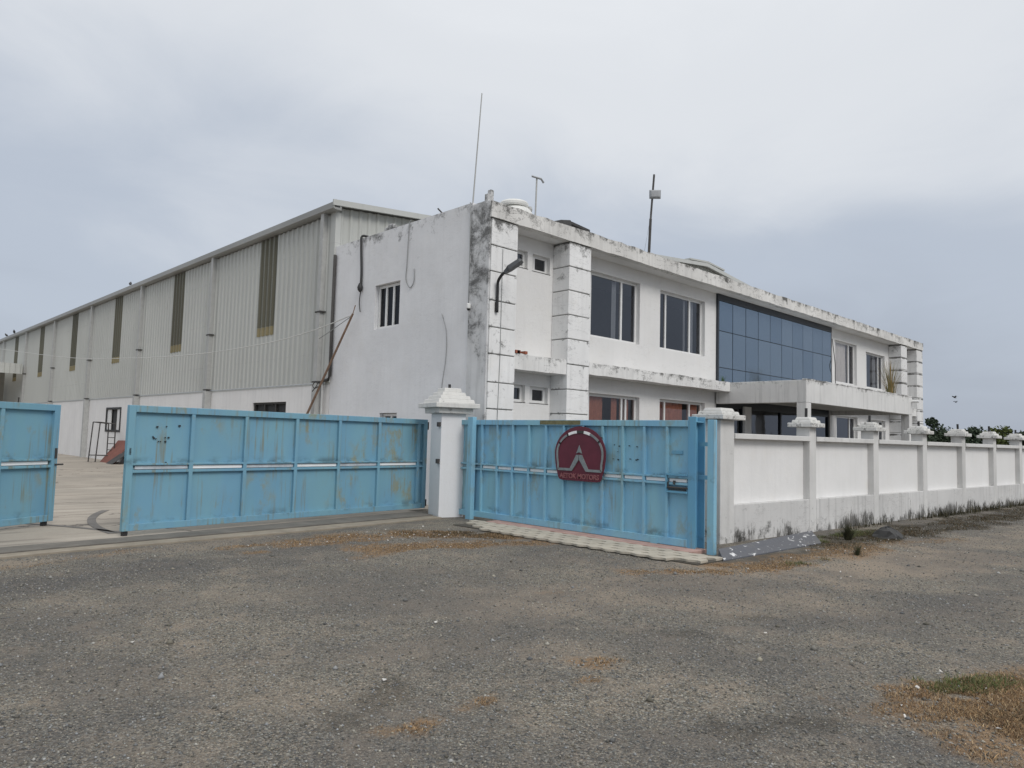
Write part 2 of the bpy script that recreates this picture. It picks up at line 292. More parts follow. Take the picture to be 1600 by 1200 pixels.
# ------------------------------------------------------------------ mesh builder
class MB:
    def __init__(s): s.v = []; s.f = []; s.mi = []
    def add(s, vs, fs, mi=0):
        o = len(s.v); s.v += [tuple(p) for p in vs]; s.f += [tuple(i+o for i in f) for f in fs]; s.mi += [mi]*len(fs); return s
    def box(s, a, b, mi=0):
        x0, y0, z0 = [min(p, q) for p, q in zip(a, b)]; x1, y1, z1 = [max(p, q) for p, q in zip(a, b)]
        return s.add([(x0, y0, z0), (x1, y0, z0), (x1, y1, z0), (x0, y1, z0), (x0, y0, z1), (x1, y0, z1), (x1, y1, z1), (x0, y1, z1)],
              [(3, 2, 1, 0), (4, 5, 6, 7), (0, 1, 5, 4), (1, 2, 6, 5), (2, 3, 7, 6), (3, 0, 4, 7)], mi)
    def frustum(s, c, w0, d0, z0, w1, d1, z1, mi=0):
        x, y = c; q = lambda w, d, z: [(x-w/2, y-d/2, z), (x+w/2, y-d/2, z), (x+w/2, y+d/2, z), (x-w/2, y+d/2, z)]
        return s.add(q(w0, d0, z0)+q(w1, d1, z1), [(3, 2, 1, 0), (4, 5, 6, 7), (0, 1, 5, 4), (1, 2, 6, 5), (2, 3, 7, 6), (3, 0, 4, 7)], mi)
    def tube(s, pts, r, n=8, r1=None, mi=0):
        pts = [Vector(p) for p in pts]; rings = []; L = len(pts)
        for i, p in enumerate(pts):
            d = (pts[min(i+1, L-1)]-pts[max(i-1, 0)]).normalized()
            a = Vector((0, 0, 1)) if abs(d.z) < .9 else Vector((1, 0, 0)); u = d.cross(a).normalized(); w = d.cross(u)
            rr = r if r1 is None else r+(r1-r)*i/(L-1)
            rings.append([p+rr*(math.cos(2*math.pi*k/n)*u+math.sin(2*math.pi*k/n)*w) for k in range(n)])
        vs = [p for R in rings for p in R]; fs = []
        for i in range(L-1):
            for k in range(n): fs.append((i*n+k, i*n+(k+1) % n, (i+1)*n+(k+1) % n, (i+1)*n+k))
        fs += [tuple(range(n-1, -1, -1)), tuple((L-1)*n+k for k in range(n))]
        return s.add(vs, fs, mi)
    def lathe(s, c, prof, n=24, mi=0):
        x, y, z = c; vs = []; fs = []
        for (r, h) in prof: vs += [(x+r*math.cos(2*math.pi*k/n), y+r*math.sin(2*math.pi*k/n), z+h) for k in range(n)]
        for i in range(len(prof)-1):
            for k in range(n): fs.append((i*n+k, i*n+(k+1) % n, (i+1)*n+(k+1) % n, (i+1)*n+k))
        fs += [tuple(range(n-1, -1, -1)), tuple((len(prof)-1)*n+k for k in range(n))]
        return s.add(vs, fs, mi)
    def prism(s, poly, f, t0, t1, mi=0):            # poly of (u,v); f(u,v,t)->xyz
        n = len(poly); vs = [f(u, v, t0) for u, v in poly]+[f(u, v, t1) for u, v in poly]
        return s.add(vs, [tuple(range(n-1, -1, -1)), tuple(range(n, 2*n))]+[(i, (i+1) % n, n+(i+1) % n, n+i) for i in range(n)], mi)
    def holed(s, f, u0, u1, v0, v1, t0, t1, holes, mi=0):   # rectangular wall with openings; f(u,v,t)->xyz
        us = sorted({u0, u1, *[h[0] for h in holes], *[h[1] for h in holes]}); vv = sorted({v0, v1, *[h[2] for h in holes], *[h[3] for h in holes]})
        us = [u for u in us if u0 <= u <= u1]; vv = [v for v in vv if v0 <= v <= v1]
        sol = {}
        for i in range(len(us)-1):
            for j in range(len(vv)-1):
                cu, cv_ = (us[i]+us[i+1])/2, (vv[j]+vv[j+1])/2
                sol[i, j] = not any(h[0] < cu < h[1] and h[2] < cv_ < h[3] for h in holes)
        for (i, j), ok in sol.items():
            if not ok: continue
            a, b, c, d = us[i], us[i+1], vv[j], vv[j+1]
            s.add([f(a, c, t0), f(b, c, t0), f(b, d, t0), f(a, d, t0)], [(0, 1, 2, 3)], mi); s.add([f(a, c, t1), f(b, c, t1), f(b, d, t1), f(a, d, t1)], [(3, 2, 1, 0)], mi)
            for (di, dj, p, q) in ((-1, 0, (a, c), (a, d)), (1, 0, (b, c), (b, d)), (0, -1, (a, c), (b, c)), (0, 1, (a, d), (b, d))):
                if not sol.get((i+di, j+dj), False): s.add([f(*p, t0), f(*q, t0), f(*q, t1), f(*p, t1)], [(0, 1, 2, 3)], mi)
        return s
    def build(s, name, mats, parent=None, bevel=0., recalc=True, jitter=0., smooth=False, local=False):
        me = bpy.data.meshes.new(name)
        off = Vector((0, 0, 0))
        if parent is not None and not local: off = org(parent)
        vs = [Vector(p)-off for p in s.v]
        me.from_pydata(vs, [], s.f)
        for m in (mats if isinstance(mats, (list, tuple)) else [mats]): me.materials.append(m)
        if any(s.mi): me.polygons.foreach_set('material_index', s.mi)
        if recalc or bevel:
            bm = bmesh.new(); bm.from_mesh(me)
            bmesh.ops.remove_doubles(bm, verts=bm.verts, dist=.0004) if recalc == 'weld' else None
            bmesh.ops.recalc_face_normals(bm, faces=bm.faces)
            bm.to_mesh(me); bm.free()
        if smooth: me.polygons.foreach_set('use_smooth', [True]*len(me.polygons))
        o = bpy.data.objects.new(name, me); COL.objects.link(o)
        if parent is not None: o.parent = parent
        if bevel:
            bv = o.modifiers.new('bevel', 'BEVEL'); bv.width = bevel; bv.segments = 2; bv.limit_method = 'ANGLE'
        return o
def org(o):
    p = Vector((0, 0, 0))
    while o is not None: p = p+Vector(o.location); o = o.parent
    return p
def tag(o, label, cat, group=None):
    o['label'] = label; o['category'] = cat
    if group: o['group'] = group
    return o
def thing(name, label, cat, loc=(0, 0, 0), rz=0., group=None):
    o = bpy.data.objects.new(name, None); COL.objects.link(o); o.location = loc; o.rotation_euler = (0, 0, rz); o.empty_display_size = .2
    return tag(o, label, cat, group)
def struct(o): o['kind'] = 'structure'; return o
def stuff(o): o['kind'] = 'stuff'; return o
def dup(o, parent, loc=None):
    c = o.copy(); COL.objects.link(c); c.parent = parent
    if loc is not None: c.location = loc
    return c
def rough_bar(x0, x1, y0, y1, z0, z1, step=.35, jz=.012, seed=1):
    """long cast edge with slightly uneven top and bottom arrises (runs along X)"""
    r = random.Random(seed); n = max(2, int((x1-x0)/step)); b = MB(); vs = []
    for i in range(n+1):
        x = x0+(x1-x0)*i/n; a = r.uniform(-jz, jz); c = r.uniform(-jz, jz); e = r.uniform(-jz, jz)*.5
        vs += [(x, y0+e, z0+c*.6), (x, y1, z0+c*.3), (x, y1, z1), (x, y0+e, z1+a)]
    fs = [(0, 1, 2, 3), tuple(4*n+k for k in (3, 2, 1, 0))]
    for i in range(n):
        for k in range(4): fs.append((4*i+k, 4*i+(k+1) % 4, 4*i+4+(k+1) % 4, 4*i+4+k))
    return b.add(vs, fs)
FR = lambda u, v, t: (u, t, v)        # wall facing -Y : u = x, v = z, t = y
SD = lambda u, v, t: (t, u, v)        # wall facing -X : u = y, v = z, t = x

# ------------------------------------------------------------------ ground
def vnoise(x, y, sc, seed):
    r = np.random.default_rng(seed); T = r.random((64, 64)); X = x*sc; Y = y*sc
    i = np.floor(X).astype(int); j = np.floor(Y).astype(int); fx = X-i; fy = Y-j
    fx = fx*fx*(3-2*fx); fy = fy*fy*(3-2*fy); g = lambda a, b: T[a % 64, b % 64]
    return (g(i, j)*(1-fx)+g(i+1, j)*fx)*(1-fy)+(g(i, j+1)*(1-fx)+g(i+1, j+1)*fx)*fy
def fbm(x, y, sc, seed, o=4):
    return sum(vnoise(x, y, sc*2**k, seed+k)*.5**k for k in range(o))/sum(.5**k for k in range(o))
STRAW = [((4.2, 9.9), (5.4, 10.0), .16, .7), ((5.3, 9.9), (7.3, 9.65), .42, 1), ((5.8, 8.7), (7.4, 8.4), .42, 1), ((7.2, 9.5), (8.4, 8.6), .45, .9), ((7.0, 8.2), (8.2, 7.9), .25, .9),
         ((7.3, 5.45), (8.4, 4.85), .16, 1), ((8.3, 4.8), (9.4, 4.5), .22, 1), ((9.3, 4.6), (12.2, 4.5), .35, .75), ((12.5, 4.6), (15, 3.9), .3, .35),
         ((8.6, 5.15), (8.9, 5.05), .12, 1), ((5.05, 1.4), (6.2, .9), .42, .9), ((4.85, 1.15), (5.4, .6), .34, .9), ((5.35, 1.62), (6.0, 1.3), .18, .9),
         ((2.40, 3.36), (2.55, 3.28), .09, .9), ((2.97, 3.38), (3.12, 3.3), .09, .9), ((4.15, 3.43), (4.32, 3.36), .10, .9), ((3.8, 3.2), (3.9, 3.15), .07, .7), ((4.3, 9.3), (4.5, 9.28), .10, .7), ((1.6, 9.6), (3.2, 10.4), .16, .35), ((9.0, 1.6), (9.2, 1.5), .12, .5), ((5.6, 5.2), (5.7, 5.2), .1, .35)]
DARK = [((7.2, 9.7), (8.1, 8.8), .42, 1), ((12.0, 5.0), (15.0, 4.9), .42, .95), ((15, 4.75), (30, 4.2), .6, .95), ((5.15, 1.15), (5.5, .85), .22, .9), ((5.8, .85), (6.1, .7), .2, .7), ((9.0, 5.0), (12, 4.75), .25, .7), ((2.25, 3.65), (2.85, 3.85), .12, .45), ((2.6, 3.9), (2.9, 3.95), .07, .5), ((5.2, 3.5), (5.5, 3.3), .10, .45), ((6.3, 3.4), (6.5, 3.3), .09, .5), ((3.9, 2.1), (4.3, 1.8), .12, .5)]
DIRT = [((7.3, 6.75), (7.8, 6.2), .28, .9), ((7.6, 5.6), (8.6, 5.1), .3, .8), ((8.2, 4.5), (13.0, 2.9), .75, 1), ((6.6, 5.0), (8.8, 3.7), .6, .9), ((13, 3.6), (22, 3.2), .5, .6), ((5.0, 5.2), (7.6, 3.7), .8, .75), ((3.2, 4.6), (4.4, 3.6), .35, .55), ((1.6, 7.4), (4.0, 6.6), .3, .35), ((1.0, 10.0), (5.0, 10.5), .35, .8),
        ((7.0, 3.0), (9.5, 1.4), .4, .5), ((1.5, 5.2), (2.4, 3.8), .4, .3)]
COOL = [((-1, 8.3), (5.6, 9.1), .65, .9), ((6.6, 6.6), (8.2, 7.6), .4, .5), ((8.8, 2.3), (10.5, 1.2), .5, .7), ((6.5, 3.0), (8.6, 2.4), .35, .6), ((3.4, 2.2), (4.6, 1.4), .35, .5), ((11, 1.8), (16, 1.0), .6, .5)]
def caps(x, y, L):
    out = np.zeros_like(x)
    for (a, b, r, k) in L:
        ax, ay = a; dx, dy = b[0]-ax, b[1]-ay; t = np.clip(((x-ax)*dx+(y-ay)*dy)/(dx*dx+dy*dy), 0, 1)
        d = np.hypot(x-ax-t*dx, y-ay-t*dy); d = d+(fbm(x, y, 2.2, 11)-.5)*r*2.6+(fbm(x, y, 7.0, 13)-.5)*.28
        out = np.maximum(out, k*np.clip((r-d)/(r*.7)+.35, 0, 1))
    return out
def gz(x, y):
    w = np.clip((10.3-y+.147*(x-1.82))/.8, 0, 1)*np.clip((14-np.abs(x-6))/6, 0, 1)
    w = w*np.where(x > 8, np.clip((5.0-y)/.6, 0, 1), 1)
    return ((fbm(x, y, .55, 31, 3)-.5)*.05+(fbm(x, y, 2.6, 41, 3)-.5)*.022)*w-.006
xs = np.concatenate([-np.geomspace(2500, 2.2, 26), np.arange(-2, 17, .07), np.geomspace(17, 30, 50), np.geomspace(31, 2500, 26)])
ys = np.concatenate([-np.geomspace(2500, 1.2, 26), np.arange(-1, 12.2, .07), np.geomspace(12.3, 2500, 36)])
GX, GY = np.meshgrid(xs, ys); gx, gy = GX.ravel(), GY.ravel()
nx, ny = len(xs), len(ys)
idx = np.arange(nx*ny).reshape(ny, nx)
fc = np.stack([idx[:-1, :-1], idx[:-1, 1:], idx[1:, 1:], idx[1:, :-1]], -1).reshape(-1, 4)
me = bpy.data.meshes.new('ground'); me.from_pydata(np.stack([gx, gy, gz(gx, gy)], 1).tolist(), [], fc.tolist())
near = (gx > -3) & (gx < 32) & (gy > -2) & (gy < 13)
for nm, L in (('straw', STRAW), ('dark', DARK), ('dirt', DIRT), ('cool', COOL)):
    a = me.attributes.new(nm, 'FLOAT', 'POINT'); a.data.foreach_set('value', np.where(near, caps(gx, gy, L), 0).astype(np.float32))
me.polygons.foreach_set('use_smooth', [True]*len(me.polygons)); me.materials.append(M['gravel'])
g = bpy.data.objects.new('ground', me); COL.objects.link(g); struct(g)

# concrete yard behind the gate line, edge a few centimetres above the gravel
b = MB()
e0, e1 = (-14, 8.55), (9.25, 11.97)
b.prism([(-14, 8.95), (2.35, 11.35), (3.3, 11.42), (9.2, 12.28), (9.2, 12.6), (60, 12.6), (60, 120), (-14, 120)], lambda u, v, t: (u, v, t), -.06, .022)
yard = struct(b.build('yard_pavement', M['concrete']))
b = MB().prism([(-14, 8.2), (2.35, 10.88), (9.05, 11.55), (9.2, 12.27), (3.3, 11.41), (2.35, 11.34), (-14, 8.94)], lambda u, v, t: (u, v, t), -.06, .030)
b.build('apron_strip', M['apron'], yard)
b = MB().prism([(-14, 7.95), (2.35, 10.6), (6.5, 10.85), (9.0, 11.2), (9.04, 11.53), (2.35, 10.86), (-14, 8.18)], lambda u, v, t: (u, v, t), -.06, .016)
b.build('sandy_edge', M['apronl'], yard)
def ribbon(pts, w, z, h=.004):
    b = MB(); L = len(pts); vs = []
    for i, (x, y) in enumerate(pts):
        x0, y0 = pts[max(i-1, 0)]; x1, y1 = pts[min(i+1, L-1)]; d = math.hypot(x1-x0, y1-y0); n_ = (-(y1-y0)/d*w/2, (x1-x0)/d*w/2)
        vs += [(x-n_[0], y-n_[1], z), (x+n_[0], y+n_[1], z), (x+n_[0], y+n_[1], z+h), (x-n_[0], y-n_[1], z+h)]
    fs = [(0, 1, 2, 3)]+[(4*i+k, 4*i+(k+1) % 4, 4*i+4+(k+1) % 4, 4*i+4+k) for i in range(L-1) for k in range(4)]
    return b.add(vs, fs)
def arc(c, r, a0, a1, n=30): return [(c[0]+r*math.cos(math.radians(a0+(a1-a0)*i/n)), c[1]+r*math.sin(math.radians(a0+(a1-a0)*i/n))) for i in range(n+1)]
ribbon(arc((9.36, 12.3), 6.0, 183.5, 150), .13, .024).build('wheel_track', M['mark'], yard)
ribbon(arc((-2.33, 10.3), 6.05, 15, 40), .10, .024).build('wheel_track', M['mark'], yard)
# interlocking pavers in front of the right hand gate: each paver its own piece
bed = struct(MB().box((8.50, 5.22, -.05), (9.16, 10.25, .008)).build('paved_strip', M['joint']))
pl, pw, am = .27, .195, .028
def pav_mesh():
    n = 8; lo = [(-pl/2+pl*i/n, -pw/2+.010+am*math.sin(2*math.pi*i/n)) for i in range(n+1)]; hi = [(u, v+pw-.020) for u, v in lo]
    lo = [(u*.992, v) for u, v in lo]; hi = [(u*.992, v) for u, v in hi]
    o = MB().prism(lo+hi[::-1], lambda u, v, t: (v, u, t), 0, .03).build('paver', M['paver'], bed, local=True); return o
pv = pav_mesh(); first = True
for r_ in range(4):
    for c_ in range(19):
        x = 9.06-r_*pw; y = 5.36+c_*pl+(.135 if r_ % 2 else 0)
        if y > 10.3-r_*.2-rnd.uniform(0, .1): continue
        if r_ >= 3 and (y < 5.6+rnd.uniform(0, .25) or y > 9.3): continue
        if r_ == 4 and y > 8.4+rnd.uniform(0, .4): continue
        o = pv if first else dup(pv, bed)
        first = False
        o.location = (x, y, rnd.uniform(.006, .013)); o.rotation_euler = (rnd.uniform(-.008, .008), rnd.uniform(-.012, .012), rnd.uniform(-.01, .01))
MB().box((9.165, 5.75, -.03), (9.60, 10.1, .045)).build('kerb_strip', M['pinkc'], bed, bevel=.01)

# loose stones on the gravel (joined)
def in_open(x, y):
    return (y < 10.5+.10*(x-2.35)) & ((x < 8.4) | (y < 4.95)) & (y < 5.0+np.clip(9.2-x, 0, 20)*3)
def stones(n, x0, x1, y0, y1, smin, smax, seed, lightp, name, far=None):
    r = np.random.default_rng(seed); x = r.uniform(x0, x1, n); y = r.uniform(y0, y1, n); k = in_open(x, y)
    vis = np.arctan2(y, x); k &= (vis > math.radians(-1)) & (vis < math.radians(96)) & (np.hypot(x, y) > 2.2)
    k &= fbm(x, y, .9, 77, 3)+r.random(n)*.5 > .5
    x, y = x[k], y[k]; n = len(x); s = smin*(smax/smin)**(r.random(n)**2.2)
    base = np.array([(1, 0, 0), (0, 1, 0), (-1, 0, 0), (0, -1, 0), (0, 0, .75), (0, 0, -.5)], float)
    V = base[None]*s[:, None, None]*r.uniform(.6, 1.35, (n, 6, 3))
    a = r.uniform(0, 6.28, n); ca, sa = np.cos(a)[:, None], np.sin(a)[:, None]
    V = np.stack([V[..., 0]*ca-V[..., 1]*sa, V[..., 0]*sa+V[..., 1]*ca, V[..., 2]], -1)
    V += np.stack([x, y, gz(x, y)+s*.2], 1)[:, None]
    F = np.array([(0, 1, 4), (1, 2, 4), (2, 3, 4), (3, 0, 4), (1, 0, 5), (2, 1, 5), (3, 2, 5), (0, 3, 5)])
    F = (F[None]+(np.arange(n)*6)[:, None, None]).reshape(-1, 3)
    me = bpy.data.meshes.new(name); V = V.reshape(-1, 3)
    me.vertices.add(len(V)); me.vertices.foreach_set('co', V.ravel().astype(np.float32))
    me.loops.add(len(F)*3); me.loops.foreach_set('vertex_index', F.ravel().astype(np.int32))
    me.polygons.add(len(F)); me.polygons.foreach_set('loop_start', (np.arange(len(F))*3).astype(np.int32)); me.update(calc_edges=True)
    t = .09+.22*r.random(n)**1.2; lt = r.random(n) < lightp; t = np.where(lt, r.uniform(.28, .42, n), t)
    h = r.random(n); colr = np.stack([t*(.95+.14*h), t*(.985+.02*h), t*(1.02-.22*h), np.ones(n)], 1)
    ca_ = me.color_attributes.new('tone', 'FLOAT_COLOR', 'POINT'); ca_.data.foreach_set('color', np.repeat(colr, 6, 0).ravel().astype(np.float32))
    me.materials.append(M['tone']); o = bpy.data.objects.new(name, me); COL.objects.link(o); return stuff(o)
stones(150000, -1, 9, .2, 10.6, .003, .0125, 3, .06, 'gravel_stones')
stones(42000, 8.4, 26, -1, 5.4, .004, .015, 4, .08, 'gravel_stones')
stones(420, -1, 12, .2, 10.6, .016, .034, 5, .12, 'loose_rocks')

# dry grass, weeds, litter (uncountable)
def blades(L, n, hmin, hmax, wid, tones, name, seed, lean=1.3, k0=.25):
    r = np.random.default_rng(seed); P_ = []
    tot = sum((math.hypot(b_[0]-a_[0], b_[1]-a_[1])*2*q+3.2*q*q)*k_ for a_, b_, q, k_ in L)
    for (a_, b_, q, k_) in L:
        m = int(n*((math.hypot(b_[0]-a_[0], b_[1]-a_[1])*2*q+3.2*q*q)*k_)/tot)
        t = r.uniform(-.1, 1.1, m); an = r.uniform(0, 6.28, m); rr = q*1.25*np.sqrt(r.random(m))
        P_.append(np.stack([a_[0]+t*(b_[0]-a_[0])+rr*np.cos(an), a_[1]+t*(b_[1]-a_[1])+rr*np.sin(an)], 1))
    P_ = np.concatenate(P_); x, y = P_[:, 0], P_[:, 1]
    k = (caps(x, y, L)*(fbm(x, y, 7, seed+5, 3)*1.5) > k0) & (y < 6.0-.053*(x-10.57)) | ((x < 9.05) & (caps(x, y, L)*(fbm(x, y, 7, seed+5, 3)*1.5) > k0) & (y < 10.5+.10*(x-2.35)))
    k &= np.clip((fbm(x, y, 3.4, seed+9, 4)-.33)*6, .08 if hmax < .1 else 1, 1) > r.random(len(x))
    k &= ~((x > 8.42) & (x < 9.7) & (y > 5.3)); x, y = x[k], y[k]; n = len(x)
    h = r.uniform(hmin, hmax, n)*r.uniform(.4, 1, n); a = r.uniform(0, 6.28, n); ln = h*r.uniform(.1, lean, n)*2; w = wid*r.uniform(.6, 1.4, n)
    z0 = gz(x, y)-.003; dx, dy = np.cos(a), np.sin(a)
    p0 = np.stack([x-dy*w, y+dx*w, z0], 1); p1 = np.stack([x+dy*w, y-dx*w, z0], 1)
    m0 = np.stack([x+dx*ln*.4-dy*w*.7, y+dy*ln*.4+dx*w*.7, z0+h*.65], 1); m1 = np.stack([x+dx*ln*.4+dy*w*.7, y+dy*ln*.4-dx*w*.7, z0+h*.65], 1)
    tp = np.stack([x+dx*ln, y+dy*ln, z0+h], 1)
    V = np.stack([p0, p1, m1, m0, tp], 1).reshape(-1, 3); o_ = np.arange(n)*5
    F = np.concatenate([np.stack([o_, o_+1, o_+2], 1), np.stack([o_, o_+2, o_+3], 1), np.stack([o_+3, o_+2, o_+4], 1)])
    me = bpy.data.meshes.new(name); me.from_pydata(V.tolist(), [], F.tolist())
    T = np.array(tones); c = T[r.integers(0, len(T), n)]*r.uniform(.6, 1.25, (n, 1)); c = np.concatenate([c, np.ones((n, 1))], 1)
    ca_ = me.color_attributes.new('tone', 'FLOAT_COLOR', 'POINT'); ca_.data.foreach_set('color', np.repeat(c, 5, 0).ravel().astype(np.float32))
    me.materials.append(M['tone']); o = bpy.data.objects.new(name, me); COL.objects.link(o); return stuff(o)
DRY = [(.36, .235, .12), (.27, .165, .08), (.43, .32, .19), (.17, .11, .065), (.12, .08, .05)]
blades(STRAW, 110000, .006, .028, .0024, DRY, 'dry_grass', 21)
blades([((5.05, 1.4), (6.2, .9), .42, 1), ((4.85, 1.15), (5.4, .6), .34, 1)], 38000, .008, .034, .0017, DRY, 'dry_grass', 24)
blades(DARK[:5], 42000, .012, .06, .003, [(.06, .045, .025), (.09, .065, .035), (.05, .055, .03), (.14, .10, .055)], 'withered_weeds', 22)
blades([((5.45, 1.62), (6.0, 1.28), .16, 1), ((6.1, 1.1), (6.3, 1.0), .12, .8), ((9.6, 4.55), (10.4, 4.4), .2, .5), ((12.2, 5.35), (14.6, 5.3), .25, .55)], 9000, .02, .07, .002, [(.09, .115, .035), (.12, .13, .05), (.07, .09, .03)], 'green_grass', 23)
blades([((14.6, 5.76), (19.5, 5.5), .16, .8), ((19.5, 5.5), (28, 5.05), .2, 1)], 3600, .05, .30, .005, [(.035, .036, .022), (.055, .05, .03), (.08, .07, .04)], 'wall_weeds', 26, .35, .45)
# pale litter chips
b = MB(); r = random.Random(5)
chip_spots = [(r.gauss(7.3, .55), r.gauss(9.3, .45)) for _ in range(46)]+[(r.uniform(4.4, 7), r.uniform(9.3, 10)) for _ in range(20)]+[(r.uniform(9, 16), r.uniform(3.4, 5.0)) for _ in range(42)]+[(r.uniform(4.6, 6), r.uniform(.7, 1.7)) for _ in range(14)]+[(r.uniform(1, 9), r.uniform(2, 9)) for _ in range(9)]
for (x, y) in chip_spots:
    if x > 8.2 and y > 5: continue
    s = r.uniform(.006, .02); a = r.uniform(0, 6.28); zz = float(gz(np.array([x]), np.array([y]))[0])+.008
    q = [(x+s*r.uniform(.6, 1.3)*math.cos(a+k*1.57), y+s*r.uniform(.5, 1.1)*math.sin(a+k*1.57), zz+r.uniform(0, .018)) for k in range(4)]
    b.add(q+[(p[0], p[1], p[2]-.004) for p in q], [(0, 1, 2, 3), (7, 6, 5, 4), (0, 4, 5, 1), (1, 5, 6, 2), (2, 6, 7, 3), (3, 7, 4, 0)])
stuff(b.build('litter_chips', simple('pale_chip', (.55, .53, .5), .8, var=.3, sc=3)))

# ------------------------------------------------------------------ warehouse
XW = 10.3; BAY = 7.83; Y0 = 18.2; NB = 12
wh = thing('warehouse', 'long pale corrugated metal warehouse with white masonry base and olive light strips', 'warehouse', (XW, Y0, 0))
YE = Y0+BAY*NB
b = MB(); holes = [(20.45, 22.74, 1.35, 2.5), (36.44, 38.73, 1.37, 2.52)]
b.holed(SD, 17.95, YE, -.05, 2.93, XW, XW+.23, holes); b.build('base_wall', M['brickw'], wh)
b = MB(); b.box((XW-.012, 17.95, 2.93), (XW+.2, YE, 2.985)); b.build('sill_flashing', M['cladt'], wh)
def corrugated(u0, u1, z0, zt, pitch, depth, f, t, sign=-1):
    """trapezoidal ribbed sheet; zt(u) gives the top"""
    b = MB(); pts = []; u = u0
    while u < u1-1e-4:
        for du, d in ((0, 0), (.30, 0), (.42, 1), (.62, 1), (.74, 0)):
            uu = u+du*pitch
            if uu <= u1: pts.append((uu, d*depth))
        u += pitch
    pts.append((u1, 0)); vs = []
    for (uu, d) in pts: vs += [f(uu, z0, t+sign*d), f(uu, zt(uu), t+sign*d)]
    return b.add(vs, [(2*i, 2*i+2, 2*i+3, 2*i+1) for i in range(len(pts)-1)])
cl0 = corrugated(0, BAY-.01, 0, lambda u: 4.78, .2997, .042, SD, 0).build('cladding_sheet', M['clad'], wh, recalc=False, local=True)
cl0.location = (-.02, 0, 2.99)
for i in range(1, NB): dup(cl0, wh, (-.02, i*BAY, 2.99))
st0 = corrugated(0, 1.2, .28, lambda u: 3.15, .2997, .042, SD, 0).build('light_strip', M['sheet'], wh, recalc=False, local=True)
se0 = corrugated(0, 1.2, 0, lambda u: .275, .2997, .042, SD, 0).build('strip_end', M['sheetend'], st0, recalc=False, local=True)
for i in range(NB):
    loc = (-.028, 3.27+i*BAY, 4.62); o = st0 if i == 0 else dup(st0, wh); o.location = loc
    if i: dup(se0, o)
# eave gutter and downpipes
b = MB(); prof = [(-.26, 7.83), (-.26, 8.0), (-.22, 8.0), (-.22, 7.86), (-.05, 7.86), (-.05, 8.04), (.0, 8.04), (.0, 7.80), (-.2, 7.80)]
b.prism(prof, lambda u, v, t: (XW+u, t, v), 17.72, YE); b.build('gutter', M['gutter'], wh)
dp = MB().box((-.20, -.085, .0), (-.065, .085, 4.86), 0).build('downpipe', M['grey'], wh, local=True)
dpl = MB().box((-.23, -.11, -2.97), (-.002, .11, .0)).build('pipe_boot', M['grey'], dp, local=True, bevel=.01)
dbk = MB().box((-.215, -.15, 2.0), (-.04, .15, 2.04)).build('pipe_clip', M['iron'], dp, local=True); dbk2 = MB().box((-.215, -.15, .02), (-.04, .15, .06)).build('pipe_clip', M['iron'], dp, local=True)
for i in range(NB):
    o = dp if i == 0 else dup(dp, wh); o.location = (0, .22+i*BAY+(.0 if i else .0), 2.97)
    if i: dup(dpl, o); dup(dbk, o); dup(dbk2, o)
# gable end facing the office roof, roof and barge board
RX, RZ, EX, EZ = 29.5, 9.86, 46.5, 8.15
ztop = lambda x: 7.98+(RZ-7.98)*(x-XW)/(RX-XW) if x < RX else RZ-(RZ-EZ)*(x-RX)/(EX-RX)
corrugated(XW+.02, EX, 3.0, lambda x: ztop(x)-.05, .2997, .042, FR, 18.0).build('gable_sheet', M['clad'], wh, recalc=False)
MB().box((XW+.02, 18.06, -.05), (EX, 18.25, 3.0)).build('gable_base_wall', M['brickw'], wh)
b = MB(); b.add([(XW-.12, 17.75, 8.02), (RX, 17.75, RZ+.05), (EX, 17.75, EZ+.05), (XW-.12, YE, 8.02), (RX, YE, RZ+.05), (EX, YE, EZ+.05)], [(0, 1, 4, 3), (1, 2, 5, 4)])
b.add([(XW-.12, 17.75, 7.98), (RX, 17.75, RZ), (EX, 17.75, EZ), (XW-.12, YE, 7.98), (RX, YE, RZ), (EX, YE, EZ)], [(0, 3, 4, 1), (1, 4, 5, 2)])
b.build('roof_sheet', M['cladt'], wh, recalc=False)
b = MB(); b.prism([(XW-.27, 7.90), (RX, RZ-.10), (EX+.1, EZ-.10), (EX+.1, EZ+.06), (RX, RZ+.06), (XW-.27, 8.06)], FR, 17.70, 17.75); b.build('barge_board', M['cladt'], wh)
b = MB(); b.prism([(RX-1.5, RZ-.05), (RX, RZ+.07), (RX+1.5, RZ-.04), (RX+1.5, RZ+.03), (RX, RZ+.15), (RX-1.5, RZ+.02)], FR, 17.69, YE); b.build('ridge_cap', M['clad'], wh)
MB().box((XW-.05, 17.93, 2.99), (XW+.12, 18.19, 7.80)).build('corner_trim', M['cladt'], wh)
# base windows
b = MB(); b.holed(SD, 36.44, 38.73, 1.37, 2.52, XW-.03, XW+.06, [(36.55, 38.62, 1.47, 2.42)]); w = b.build('window', M['black'], wh)
for (a_, c_) in ((36.55, 37.1), (38.02, 38.62)):
    MB().box((XW+.02, a_, 1.47), (XW+.05, c_, 2.42)).build('shutter', M['frame'], w)
MB().box((XW+.10, 36.44, 1.37), (XW+.12, 38.73, 2.52)).build('pane', M['darkopen'], w)
b = MB(); b.holed(SD, 20.45, 22.74, 1.35, 2.5, XW+.05, XW+.11, [(20.55, 21.2, 1.4, 2.44), (21.26, 21.95, 1.4, 2.44), (22.0, 22.65, 1.4, 2.44)]); w = b.build('window', M['iron'], wh)
MB().box((XW+.13, 20.45, 1.35), (XW+.15, 22.74, 2.5)).build('pane', M['darkopen'], w)
